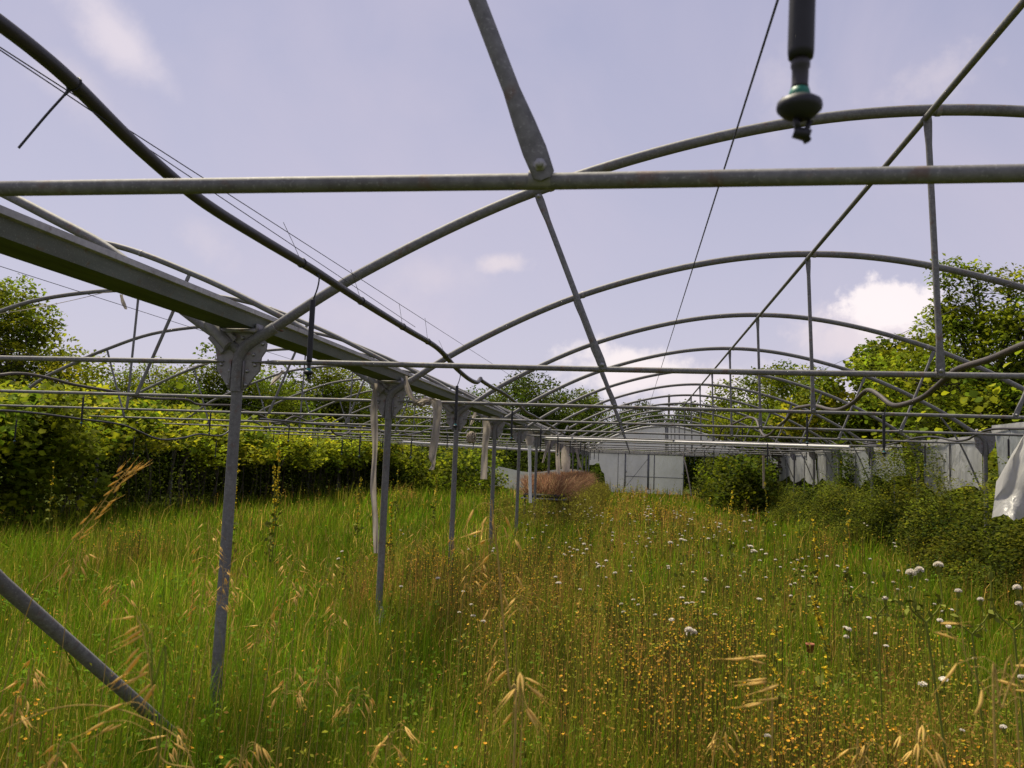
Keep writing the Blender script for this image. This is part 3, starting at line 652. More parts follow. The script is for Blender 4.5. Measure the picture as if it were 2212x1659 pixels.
# ---------------------------------------------------------------- foliage
TV = (V([[0, 0, 0], [.32, .12, .05], [.52, .5, .10], [.26, .72, .05], [0, 1, -.08], [-.26, .72, .05], [-.52, .5, .10], [-.32, .12, .05], [0, .5, 0]]),
      V([[0, 1, 2, 8], [8, 2, 3, 4], [0, 8, 6, 7], [8, 4, 5, 6]]))
TO = (V([[0, 0, 0], [.28, .45, .08], [0, 1, -.05], [-.28, .45, .08]]), V([[0, 1, 2, 3]]))
TH = (V([[0, 0, 0], [.45, .25, .06], [.42, .7, .06], [0, 1, -.05], [-.42, .7, .06], [-.45, .25, .06]]), V([[0, 1, 2, 3], [0, 3, 4, 5]]))
def leaves(mb, C, size, col, T=TO, upb=.8, out=None, r=rng):
    n = len(C); nr = r.normal(0, 1, (n, 3)); nr[:, 2] = np.abs(nr[:, 2])+upb
    if out is not None: nr += out
    nr /= np.linalg.norm(nr, axis=1)[:, None]
    t = r.normal(0, 1, (n, 3)); t[:, 2] -= .5; t -= nr*(t*nr).sum(1)[:, None]; t /= np.linalg.norm(t, axis=1)[:, None]+1e-9
    b = np.cross(nr, t); s = np.broadcast_to(np.asarray(size), n)[:, None, None]
    tv, tf = T; k = len(tv)
    v = C[:, None]+s*(b[:, None]*tv[None, :, 0:1]+t[:, None]*(tv[None, :, 1:2]-.4)+nr[:, None]*tv[None, :, 2:3])
    f = (np.arange(n)[:, None, None]*k+tf[None]).reshape(-1, tf.shape[1])
    col = np.broadcast_to(col, (n, 3)); mb.add(v.reshape(-1, 3), f, np.repeat(col, k, 0))
def clumps(mb, C, R, n, size, colA, colB, T=TO, upb=.8, zs=1., fill=.35, cs=None, hi=None, zmin=.02):
    """C: clump centres, R: radii, n leaves per m2-ish; colour mixes A (dark kind) to B (light kind)"""
    C = np.asarray(C); R = np.broadcast_to(R, len(C))
    for c, r in zip(C, R):
        k = max(8, int(n*r*r)); d = rng.normal(0, 1, (k, 3)); d /= np.linalg.norm(d, axis=1)[:, None]
        rr = r*(1-fill*rng.random(k)**1.5)*(.75+.5*fbm(d[:, 0]*2+c[0], d[:, 1]*2+c[1], d[:, 2]*2, s=5, o=2))
        P = c+d*rr[:, None]*V([1, 1, zs]); P = P[P[:, 2] > zmin]; 
        if not len(P): continue
        u = rng.random(); m = np.clip(-.05+.95*u+.6*(rng.random(len(P))-.5), 0, 1)[:, None]; tone = rng.uniform(.7, 1.25)*V([rng.uniform(.85, 1.2), 1, 1])
        col = (colA*(1-m)+colB*m)*tone
        col = col*(1+.25*rng.normal(0, 1, (len(P), 1))).clip(.5, 1.6)
        leaves(mb, P, size*(.7+.6*rng.random(len(P))), col, T, upb, out=d[P[:, 2].argsort()*0][:0] if False else None)
DG, MG, LG, YG = V([.034, .052, .007]), V([.100, .145, .010]), V([.245, .305, .013]), V([.40, .42, .017])
BR = V([.13, .075, .02])
def tree(name, label, base, height, crowns, leaf, nleaf, cA, cB, T=TO, trunk=.18, group=None, cat='tree', limbs=True, clump=.75, zs=.85, fill=.5):
    """crowns: ellipsoids (dx,dy,z,rx,ry,rz) relative to the base; filled with leaf clumps"""
    b = V([base[0], base[1], 0.]); T_ = thing(name, label, cat, tuple(b), group)
    mb = MB(); top = V([crowns[0][0]*.5, crowns[0][1]*.5, height*.7])
    sweep(mb, spline([V([0, 0, -.1]), V([.1, 0, height*.3]), top], 6), np.linspace(trunk, trunk*.4, 13), 8)
    CC = []
    for dx, dy, z, rx, ry, rz in crowns:
        k = int(9*rx*rz/clump**2*.55)+5
        d = rng.normal(0, 1, (k, 3)); d /= np.linalg.norm(d, axis=1)[:, None]
        rr = (.45+.55*rng.random(k)**.5)[:, None]
        P = V([dx, dy, z])+d*rr*V([rx, ry, rz])
        CC.append(P)
        if limbs:
            for p in P[:max(4, k//4)]:
                st = top*(.5+.5*rng.random()); sweep(mb, spline([st, (st+p)/2+V([0, 0, -.2]), p], 4), np.linspace(trunk*.3, .015, 9), 5)
    mb.obj('trunk', 'bark', T_)
    mb = MB(); CC = np.concatenate(CC); wx_ = CC[:, 0]+b[0]; CC = CC[~((wx_ > -1) & (wx_ < 6.5) & (b[0] > 5.5) & (CC[:, 2] < 3.0))]
    clumps(mb, CC, clump*(.6+.8*rng.random(len(CC))), nleaf, leaf, cA, cB, T, .7, zs, fill, zmin=.1)
    mb.obj('crown', 'leaf', T_, False, kind='stuff')
    return T_
def base_px(u, Y): p = pY(u, 990, Y); return p[0], Y
def hpx(u, v, Y): return pY(u, v, Y)[2]
# left tall tree
bx, by = base_px(40, 19)
tree('deciduous_tree', 'tall light green tree at the left edge rising above the vine hedge', (bx, by), 5.5,
     [(-.6, 0, 3.6, 2.2, 1.6, 1.5), (-.7, 0, 5.1, .9, .9, 1.0), (1.0, 0, 3.4, 1.1, 1.0, .7), (-1.8, 0, 4.6, 1.3, 1.2, 1.4), (-.1, 0, 4.9, .5, .5, .5)], .125, 470, MG*1.2, YG*.95, TO, .12, clump=.48)
# middle-left background trees behind the hedge
for u, v, Y, rx, lab in [(445, 765, 30, 1.0, 'small tree top poking up just left of the nearest bracket'),
                         (640, 772, 34, 2.3, 'dark green tree behind the vine hedge right of the nearest post'),
                         (900, 835, 48, 2.4, 'rounded tree behind the gutter between second and third posts')]:
    bx, by = base_px(u, Y); h = hpx(u, v, Y)
    tree('deciduous_tree', lab, (bx, by), h, [(0, 0, h-rx*.8, rx, rx, rx*.8), (.3, 0, h-rx*1.9, rx*1.4, rx, rx), (-.8, 0, h*.4, rx*1.5, rx, h*.3)], .17, 260, DG*1.3, LG*.7, TO, .14, clump=.7)
for u, v, Y, rx, cA, cB, lab in [(1130, 812, 52, 3.3, DG, MG*1.3, 'big dark tree standing behind the arches in the middle distance'),
                         (1040, 845, 56, 2.4, DG, MG*1.1, 'dark tree just left of the big dark one, behind the gutter end'),
                         (1225, 850, 58, 2.4, DG*1.2, MG*1.2, 'dark tree right of the big one, above the far end of the gutter'),
                         (1262, 842, 66, 1.2, MG, LG*.6, 'thin feathery olive tree right of the dark trees'),
                         (1385, 872, 75, 2.6, DG, MG, 'small dark tree above the far end wall'),
                         (1350, 895, 72, 2.0, DG, MG, 'low dark tree left of the utility pole'),
                         (1660, 798, 44, 2.6, MG, LG*.85, 'rounded green tree behind the right half of the arches'),
                         (1560, 860, 50, 2.0, DG*1.3, LG*.7, 'dark leaved tree between end wall and the right trees'),
                         (1490, 885, 62, 1.6, DG*1.3, MG*1.3, 'low tree just right of the utility pole')]:
    bx, by = base_px(u, Y); h = hpx(u, v, Y)
    tree('deciduous_tree', lab, (bx, by), h, [(0, 0, h-rx*.75, rx, rx, rx*.75), (.2, 0, h-rx*1.7, rx*1.35, rx, rx), (-.4, 0, h*.35, rx*1.5, rx, h*.33)], .2, 210, cA, cB, TO, .18, clump=.8)
# right: vine covered trees
bx, by = base_px(2120, 20)
tree('vine_covered_tree', 'tall tree smothered in bright vines at the right edge, sprigs above', (bx, by), 5.9,
     [(0.5, 0, 4.55, 2.1, 1.3, 1.15), (1.9, -.5, 4.9, 1.2, 1.1, .9), (-.9, -.5, 3.6, 2.0, 1.4, .9), (1.7, 0, 4.0, 1.6, 1.4, 1.4), (.4, -1, 2.7, 2.8, 1.5, 1.0), (-.75, 0, 5.9, .22, .22, .8), (-.1, 0, 6.0, .22, .22, .8), (.75, 0, 5.7, .25, .25, .8), (.2, 0, 5.2, 1.0, .8, .5)], .115, 520, MG*1.1, LG*1.15, TO, .16, clump=.40)
bx, by = base_px(1905, 24)
tree('vine_covered_tree', 'sloping mound of bright green vine leaves left of the tall right tree', (bx, by), 4.5,
     [(.6, 0, 4.5, 1.3, 1.2, 1.1), (-.6, 0, 3.6, 1.5, 1.2, 1.1), (.9, 0, 3.2, 2.2, 1.5, 1.4), (-1.2, 0, 2.6, 1.7, 1.2, 1.2), (2.2, 0, 3.4, 1.6, 1.5, 1.4)], .12, 520, MG*1.1, YG*1.0, TV, .14, clump=.45)
bx, by = base_px(1720, 31)
tree('vine_covered_tree', 'dark green leafy tree behind the right wall, left of the sky gap', (bx, by), 4.0,
     [(0, 0, 4.2, 1.6, 1.4, 1.2), (.2, 0, 2.9, 2.4, 1.4, 1.3), (-1.6, 0, 2.6, 1.8, 1.4, 1.1)], .13, 460, MG, LG*1.05, TO, .14, clump=.48)
# far treeline closing the field
mb = MB(); n = 700
C = np.stack([rng.uniform(-75, 60, n), rng.uniform(76, 92, n), rng.uniform(.5, 3.2, n)], 1)
clumps(mb, C, 1.6, 55, .34, DG, MG*1.1, TO, .8, .8, .6)
mb.obj('treeline', 'leaf', None, False, kind='stuff', label='distant dark hedge line closing off the field behind the greenhouse')
# ---------------------------------------------------------------- left vine hedge
HG = thing('vine_hedge', 'long vine hedge spilling over the left side of the greenhouse, dark beneath its canopy', 'hedge', (XLL, 20, 0))
HG.location = (0, 0, 0)
mb = MB()
def hedge_h(y): return 2.80+.85*(fbm(y*.55, 3.3, s=2)-.5)*2
ys = rng.uniform(8.5, 44, 900); xs2 = rng.uniform(-14.0, -10.3, 900)
zz = np.array([hedge_h(y) for y in ys])-.40-.75*rng.random(900)*(xs2 > -12.0)-.3*rng.random(900)+.25*((-10.8-xs2)/3).clip(0, 1)
clumps(mb, np.stack([xs2, ys, zz], 1), .40+.15*rng.random(900), 330, .115, MG*1.25, YG*1.15, TV, 1.3, .65, .55)
mb.obj('canopy_leaves', 'leaf', HG, False, kind='stuff')
mb = MB(); n = 1500                                  # thick backing growth, leaf colours darkened to deepen shade under the canopy
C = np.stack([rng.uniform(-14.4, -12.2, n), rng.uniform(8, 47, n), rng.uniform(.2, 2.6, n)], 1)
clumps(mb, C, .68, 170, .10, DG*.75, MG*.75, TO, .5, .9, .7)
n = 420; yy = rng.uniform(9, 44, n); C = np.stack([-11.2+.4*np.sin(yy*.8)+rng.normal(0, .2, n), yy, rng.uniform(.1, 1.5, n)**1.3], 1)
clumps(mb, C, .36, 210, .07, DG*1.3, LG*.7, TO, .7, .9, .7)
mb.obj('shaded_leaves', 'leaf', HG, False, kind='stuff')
mb = MB()
for k in range(110):
    y = rng.uniform(10, 40); x = rng.uniform(-12.3, -11.2); 
    sweep(mb, spline([V([x, y, 0]), V([x+rng.normal(0, .12), y+rng.normal(0, .12), 1.0]), V([x+rng.normal(0, .3), y+rng.normal(0, .3), 2.4])], 4), .012+.012*rng.random(), 5)
mb.obj('vine_stems', 'bark', HG, kind='stuff')
# mixed shrubs rising behind the hedge
for u, v, Y, rx, lab in [(250, 800, 24, 1.3, 'olive shrub top behind the hedge, left of the nearest post'), (330, 792, 27, 1.5, 'feathery shrub behind the hedge below the second left arch'),
        (410, 800, 30, 1.5, 'light green shrub behind the hedge just left of the nearest post'), (560, 800, 30, 1.6, 'leafy shrub behind the hedge just right of the nearest post'), (720, 800, 34, 1.9, 'leafy shrub behind the hedge under the near sprinkler'), (790, 822, 40, 2.2, 'darker shrub behind the hedge left of the second post')]:
    bx_, by_ = base_px(u, Y); h = hpx(u, v, Y)
    tree('shrub', lab, (bx_, by_), h, [(0, 0, h-rx*.6, rx, .8, rx*.6), (.5, 0, h*.45, rx*1.3, .9, h*.4), (-.7, 0, h-rx*.9, rx*.6, .6, rx*.7)], .11, 330, MG*1.1, LG*1.0, TO, .06, None, 'shrub', True, .45)
# curtain of vine falling to the ground at far left
VC = thing('hanging_vine', 'bright vine curtain falling to the grass at the left edge of the picture', 'vine')
mb = MB(); n = 130; C = np.stack([rng.normal(-10.6, .4, n), rng.uniform(11.2, 14.6, n), rng.uniform(.3, 2.6, n)], 1)
keep = C[:, 1] < 14.3-.35*abs(C[:, 2]-1.2); C = C[keep]
clumps(mb, C, .34, 420, .11, MG*1.2, LG*1.1, TV, .9, 1., .6)
mb.obj('vine_leaves', 'leaf', VC, False, kind='stuff')
# single large vine leaves standing out of the hedge face
mbl = MB(); mbl.add(TV[0]*V([1, 1, 1.5]), TV[1], LG*1.15); big1 = mbl.mesh('vine_leaf', 'leaf', False)
mbl = MB(); mbl.add(TV[0]*V([1.1, 1, .8]), TV[1], MG*1.6); big2 = mbl.mesh('vine_leaf', 'leaf', False)
mbl = MB(); mbl.add(TV[0]*V([1., 1, 1]), TV[1], YG*1.05); big3 = mbl.mesh('vine_leaf', 'leaf', False)
for k in range(260):
    y = 10+24*rng.random()**1.6; x = -9.95-.45*rng.random(); z = hedge_h(y)-.1-1.25*rng.random()**1.2
    link('vine_leaf', [big1, big2, big3][k % 3], HG, (x, y, z), (rng.uniform(-.9, .9)+.9, rng.uniform(-.6, .6), rng.uniform(-1.2, 2.6)), .12+.07*rng.random())
# ---------------------------------------------------------------- right side vegetation
# tall vines behind the right wall
RV = thing('vine_hedge', 'wall of bright vine leaves behind the plastic sheets on the right', 'hedge')
mb = MB(); n = 1000
C = np.stack([rng.uniform(6.5, 9.4, n), rng.uniform(6, 34, n), rng.uniform(.4, 3.3, n)], 1)
C = C[(C[:, 2] < 2.4+.25*(C[:, 0]-5.6)+.4*np.sin(C[:, 1]*.7))]
clumps(mb, C, .5, 230, .115, MG*.8, LG*.95, TH, .7, .9, .6)
mb.obj('leaves', 'leaf', RV, False, kind='stuff')
for k in range(150):
    y = 8+16*rng.random(); x = 5.75+.4*rng.random(); z = H+.55+1.5*rng.random()
    link('vine_leaf', [big1, big2, big3][k % 3], RV, (x, y, z), (rng.uniform(.2, 1.4), rng.uniform(-.6, .6), rng.uniform(-3, .5)), .11+.07*rng.random())
# bramble thicket in front of the wall
BT = thing('bramble_thicket', 'dense dark bramble thicket along the foot of the right wall', 'bush')
mb = MB(); n = 620; yy = 4.2+25*rng.random(n)**1.15
def bram_top(y): return (1.46 if y < 18 else 1.34)+1.05*math.exp(-((y-16.3)/1.2)**2)+.3*math.exp(-((y-11.8)/1.)**2)+.12*math.sin(y*1.3)-.22*math.exp(-((y-6.5)/2.2)**2)
xx = 4.55+(XR-.1-4.55)*rng.random(n)+.25*np.sin(yy*.9)-.35*(yy > 20)*rng.random(n); tt = V([bram_top(y) for y in yy])
slope = ((xx-4.3)/.65).clip(.25, 1); zz = tt*slope*rng.random(n)**.6-.15
near = 1+.0*yy
clumps(mb, np.stack([xx, yy, zz.clip(.05)], 1), .30+.12*rng.random(n), 1250, .058, DG*.9, V([.21, .235, .018]), TO, 1.5, .8, .45)
mb.obj('leaves', 'leaf', BT, False, kind='stuff')
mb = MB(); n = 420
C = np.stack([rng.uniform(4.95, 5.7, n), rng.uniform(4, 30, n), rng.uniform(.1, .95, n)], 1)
clumps(mb, C, .42, 300, .08, DG*.7, DG*1.6, TO, .6, .9, .8); mb.obj('inner_leaves', 'leaf', BT, False, kind='stuff')  # inner mass with darker leaf colours standing in for shade inside the thicket
# long arching shoots
mb = MB(); ml = MB()
for k in range(70):
    y = 6.5+15*rng.random()**1.3; x = rng.uniform(4.6, 5.4); z0 = bram_top(y)*.75
    d = V([rng.normal(-.15, .3), rng.normal(-.1, .35), 0]); h = rng.uniform(.3, .75)
    c = spline([V([x, y, z0]), V([x, y, z0])+d*.4+V([0, 0, h*.6]), V([x, y, z0])+d+V([0, 0, h*(.7+.3*rng.random())])], 6)
    sweep(mb, c, np.linspace(.006, .002, len(c)), 5, col=V([.09, .07, .03]))
    pts = c[3:]+rng.normal(0, .015, c[3:].shape); pts = np.concatenate([pts, pts+rng.normal(0, .03, pts.shape)])
    leaves(ml, pts, .05, V([.10, .13, .02])*(.7+.8*rng.random()), TO, .6)
mb.obj('shoots', 'stem_green', BT, kind='stuff'); ml.obj('shoot_leaves', 'leaf', BT, False, kind='stuff')
# dark vines at the far right of the tunnel and the column climbing the wall
DV = thing('vine_mass', 'dark mound of vines filling the tunnel right of the far door', 'vine')
mb = MB(); n = 330
C = np.stack([rng.uniform(2.9, 5.6, n), rng.uniform(26.5, 37, n), rng.uniform(.2, 1.85, n)], 1)
C = C[C[:, 0]+.3 < .1736*C[:, 1]]
clumps(mb, C, .48, 260, .11, DG*1.0, LG*.65, TH, .7, .9, .6); mb.obj('leaves', 'leaf', DV, False, kind='stuff')
VCl = thing('climbing_vine', 'dark vine column climbing the right wall between two plastic sheets', 'vine')
mb = MB(); C = np.stack([rng.normal(5.35, .10, 40), rng.normal(21.3, .25, 40), rng.uniform(.9, 2.35, 40)], 1)
clumps(mb, C, .22, 700, .07, DG, MG, TO, .6, 1.2, .6); mb.obj('leaves', 'leaf', VCl, False, kind='stuff')
# bushes seen under the left tunnel's end
bx = -7
BB = thing('leafy_bush', 'bright leafy bush at the end of the left tunnel beyond the meadow', 'bush')
mb = MB(); n = 170; C = np.stack([rng.uniform(-12.5, -6.4, n), rng.uniform(33, 40, n), rng.uniform(.3, 2.0, n)], 1)
clumps(mb, C, .6, 170, .13, DG*1.4, LG*1.0, TH, .8, .8, .6); mb.obj('leaves', 'leaf', BB, False, kind='stuff')
BD = thing('leafy_bush', 'dark bushes behind the left tunnel end, left of the plastic sheet', 'bush')
mb = MB(); n = 240; C = np.stack([rng.uniform(-13, 2.5, n), rng.uniform(45, 50, n), rng.uniform(.3, 2.6, n)], 1)
clumps(mb, C, .85, 110, .16, DG, MG, TO, .8, .8, .6); mb.obj('leaves', 'leaf', BD, False, kind='stuff')
# ---------------------------------------------------------------- meadow
def patch(x, y):
    """0 lush green ... 1 dry, orange-brown flowering patches"""
    p = fbm(x*.75+3, y*.5+1, s=11, o=4)-.06*(x < -2.0)+.05*((y > 5)*(x > -1.6)*(x < 2.0))
    p = p+.20*np.exp(-(((x-1.5)/1.3)**2+((y-3.6)/1.1)**2))+.12*np.exp(-(((x-3.0)/.8)**2+((y-5.4)/1.2)**2))+.16*np.exp(-(((x+1.6)/1.3)**2+((y-8.2)/2.5)**2))+.14*np.exp(-(((x+4.2)/1.5)**2+((y-9.5)/2.0)**2))
    p = p+.13*np.exp(-(((x+.5)/2.0)**2+((y-19)/6)**2))-.16*np.exp(-(((x-3.4)/.7)**2+((y-8)/2.2)**2))-.18*np.exp(-(((x+2.0)/.9)**2+((y-5.6)/.9)**2))-.10*np.exp(-(((x+9)/2)**2+((y-14)/5)**2))
    p = p-.14*np.exp(-(((x-.1)/.7)**2+((y-3.0)/.8)**2))+.15*np.exp(-(((x+.9)/.35)**2+((y-5.2)/.5)**2))
    return np.clip((p-.50)/.20, 0, 1)
def meadow_pts(n, y0=1.0, y1=42, power=1., xl=-11.6, xr=5.0):
    y = y0*(y1/y0)**(rng.random(n*2)**power)
    x = rng.uniform(-1, 1, n*2)*(.72*y+1.6)-.09*y
    m = (x > xl) & (x < xr-.35*np.sin(y)) & (x < 5.0); return x[m][:n], y[m][:n]
# grass
def grass(n, hmin, hmax, name, cols, wk=1., wmin=.0028, y0=1.0, y1=42, power=1., lean=.55, tuft=.6):
    x, y = meadow_pts(n, y0, y1, power); n = len(x); p = patch(x, y)
    nt_ = max(n//16, 1); ti = rng.integers(0, nt_, n); tx_, ty_ = x[:nt_][ti], y[:nt_][ti]; intuft = rng.random(n) < tuft
    ox, oy = rng.normal(0, 1, n)*(.012+.010*ty_), rng.normal(0, 1, n)*(.012+.010*ty_)
    x = np.where(intuft, tx_+ox, x); y = np.where(intuft, ty_+oy, y); th_ = (.72+.62*rng.random(nt_))[ti]; tc_ = (.62+.76*rng.random(nt_))[ti]
    hgt = (hmin+(hmax-hmin)*rng.random(n))*(.70+.6*fbm(x*.9, y*.9, s=4))*(1-.25*p)*np.where(intuft, th_, .85)
    hgt = hgt*(1+.55*np.exp(-(((x+2.15)/.5)**2+((y-4.2)/.9)**2)))
    wd = np.maximum(wmin, y*.00085)*wk*(.5+1.1*rng.random(n)**1.5)
    a = rng.uniform(0, 2*np.pi, n); wx, wy = np.cos(a), np.sin(a)
    ld = np.where(intuft, np.arctan2(oy, ox)+rng.normal(0, .5, n), 6*fbm(x*.7, y*.7, s=61)+rng.normal(0, .9, n)); lm = hgt*lean*rng.random(n)**1.5; lx, ly = np.cos(ld)*lm+.06*hgt, np.sin(ld)*lm
    z = gz(x, y)
    W = np.stack([wx, wy, 0*wx], 1)*wd[:, None]*.5; B = np.stack([x, y, z-.01], 1)
    Mm = B+np.stack([lx*.35, ly*.35, hgt*.6], 1); Tt = B+np.stack([lx, ly, hgt*(1-.2*rng.random(n))], 1)
    v = np.stack([B-W, B+W, Mm-W*.8, Mm+W*.8, Tt], 1).reshape(-1, 3)
    k = np.arange(n)[:, None]*5
    mb = MB(); u = np.clip(p+.35*(rng.random(n)-.5), 0, 1)[:, None]; c = cols[0]*(1-u)+cols[1]*u
    dry = (rng.random(n) < .05+.22*p)[:, None]; c = np.where(dry, cols[2]*(.6+.8*rng.random((n, 1))), c)
    c = c*np.where(intuft, tc_, 1.)[:, None]*(.7+.6*rng.random((n, 1)))*(.45+1.1*fbm(x*1.0, y*.8, s=9, o=3)[:, None])
    cc = np.repeat(c, 5, 0)
    mb.add(v, k+V([[0, 1, 3, 2]]), cc); mb.f.append(k+V([[2, 3, 4]]));
    return mb.obj(name, 'grass', None, False, kind='stuff')
o = grass(235000, .16, .47, 'grass', [V([.118, .235, .008]), V([.36, .235, .022]), V([.60, .40, .09])]); o['label'] = 'lush uneven meadow grass covering the greenhouse floor'
o = grass(26000, .45, .72, 'tall_grass', [V([.19, .26, .015]), V([.36, .26, .035]), V([.55, .38, .10])], .7, .0022, 1.2, 40, 1., .6); o['label'] = 'taller thin grass stalks scattered through the meadow'
o = grass(9000, .22, .50, 'broad_grass', [V([.15, .26, .010]), V([.26, .25, .02]), V([.48, .34, .09])], 2.6, .0040, 1.1, 14, 1., .9, .2); o['label'] = 'broader arching grass blades in the near meadow'
o = grass(16000, .10, .30, 'dead_thatch', [V([.42, .33, .12]), V([.45, .30, .10]), V([.50, .36, .14])], 1., .0026, 1.1, 20, 1., 2.2, .1); o['label'] = 'flattened straw coloured dead grass among the green'
# dry and olive weed stalks with small leaves
def weeds(n, hmin, hmax, name, colS, colL, pw, nl=8, y0=1.5, y1=42, power=.9, wmin=.0022, need=.35):
    x, y = meadow_pts(n*3, y0, y1, power); p = patch(x, y)
    m = rng.random(len(x)) < (p-need).clip(0, 1)*pw+.02; x, y, p = x[m][:n], y[m][:n], p[m][:n]; n = len(x)
    hgt = (hmin+(hmax-hmin)*rng.random(n)**1.3)*(.7+.6*fbm(x*.6, y*.6, s=14)); z = gz(x, y)
    wd = np.maximum(wmin, y*.0007); a = rng.uniform(0, np.pi, n)
    W = np.stack([np.cos(a), np.sin(a), 0*a], 1)*wd[:, None]*.5
    B = np.stack([x, y, z], 1); l = rng.normal(0, .07, (n, 2)); T1 = B+np.stack([l[:, 0], l[:, 1], hgt], 1); M1 = (B+T1)/2+rng.normal(0, .01, (n, 3))
    v = np.stack([B-W, B+W, M1-W, M1+W, T1], 1).reshape(-1, 3); k = np.arange(n)[:, None]*5
    mb = MB(); c = colS*(.6+.8*rng.random((n, 1))); mb.add(v, k+V([[0, 1, 3, 2]]), np.repeat(c, 5, 0)); mb.f.append(k+V([[2, 3, 4]]))
    t = .25+.75*rng.random((n, nl, 1)); P = B[:, None]*(1-t)+T1[:, None]*t+rng.normal(0, 1, (n, nl, 3))*V([.028, .028, .01])
    P = P.reshape(-1, 3); s = np.maximum(.016, np.repeat(y, nl)*.0016)*(.6+.9*rng.random(len(P)))
    cl = colL*(.55+.9*rng.random((len(P), 1)))
    leaves(mb, P, s, cl, TO, .3)
    return mb.obj(name, 'grass', None, False, kind='stuff')
o = weeds(12000, .35, .75, 'brown_weeds', V([.38, .21, .055]), V([.46, .26, .06]), 1.4, 8); o['label'] = 'brownish flowering weeds in dry patches of the meadow'
o = weeds(13000, .35, .90, 'olive_weeds', V([.24, .24, .03]), V([.28, .29, .03]), .9, 7, need=.12); o['label'] = 'thin olive weed stalks standing above the grass'
# small leafy ground plants near the camera
mb = MB(); x, y = meadow_pts(9000, 1.2, 14); p = patch(x, y); m = rng.random(len(x)) < .5*(1-p)*(fbm(x*1.5, y*1.5, s=33) > .5); x, y = x[m], y[m]
P = np.stack([x, y, gz(x, y)+.1+.22*rng.random(len(x))], 1); P = np.repeat(P, 7, 0)+rng.normal(0, .03, (len(x)*7, 3))
leaves(mb, P, .028*(.7+.6*rng.random(len(P))), V([.16, .28, .02])*(.6+.7*rng.random((len(P), 1))), TH, .8)
mb.obj('ground_plants', 'leaf', None, False, kind='stuff', label='small round leaved plants low in the grass')
# orange and yellow flower heads
def heads(n, name, col, col2, size, hmin, hmax, need, y0=1.6, y1=24, hexn=6, label='', k_=.0013):
    x, y = meadow_pts(n*5, y0, y1, .95); p = patch(x, y); cl = fbm(x*1.6, y*1.6, s=40, o=2)
    m = rng.random(len(x)) < ((p-need).clip(0, 1)*1.8+.03)*(cl > .52); x, y = x[m][:n], y[m][:n]; n = len(x)
    z = gz(x, y)+hmin+(hmax-hmin)*rng.random(n); C = np.stack([x, y, z], 1)
    nr = rng.normal(0, .5, (n, 3))+V([0, 0, 1]); nr /= np.linalg.norm(nr, axis=1)[:, None]
    a = np.cross(nr, V([1, .1, 0])); a /= np.linalg.norm(a, axis=1)[:, None]; b = np.cross(nr, a)
    th = np.linspace(0, 2*np.pi, hexn, endpoint=False); s = np.maximum(size, y*k_*.5)*(.45+.9*rng.random(n))
    ring = C[:, None]+s[:, None, None]*(a[:, None]*np.cos(th)[None, :, None]+b[:, None]*np.sin(th)[None, :, None])+nr[:, None]*.003
    v = np.concatenate([ring, (C-nr*.004)[:, None]], 1).reshape(-1, 3); q = hexn+1
    f = (np.arange(n)[:, None, None]*q+V([[i, (i+1) % hexn, hexn] for i in range(hexn)])[None]).reshape(-1, 3)
    mb = MB(); c = col+(col2-col)*rng.random((n, 1)); mb.add(v, f, np.repeat(c, q, 0))
    st = MB(); W = np.stack([0*x+.0008+y*.0001, 0*x, 0*x], 1); B = C-np.stack([0*x, 0*x, z*.7], 1)
    v = np.stack([B-W, B+W, C+W-nr*.004, C-W-nr*.004], 1).reshape(-1, 3); mb.add(v, np.arange(n)[:, None]*4+V([[0, 1, 2, 3]]), V([.09, .08, .02]))
    return mb.obj(name, 'petal', None, False, kind='stuff', label=label)
heads(11000, 'orange_flowers', V([.90, .42, .03]), V([.92, .60, .06]), .0070, .30, .58, .42, label='small orange flower heads dotting the dry meadow patches')
heads(3500, 'yellow_flowers', V([.60, .45, .03]), V([.55, .36, .02]), .0065, .35, .7, .15, 4., 38, label='tiny yellow flower heads scattered far across the meadow')
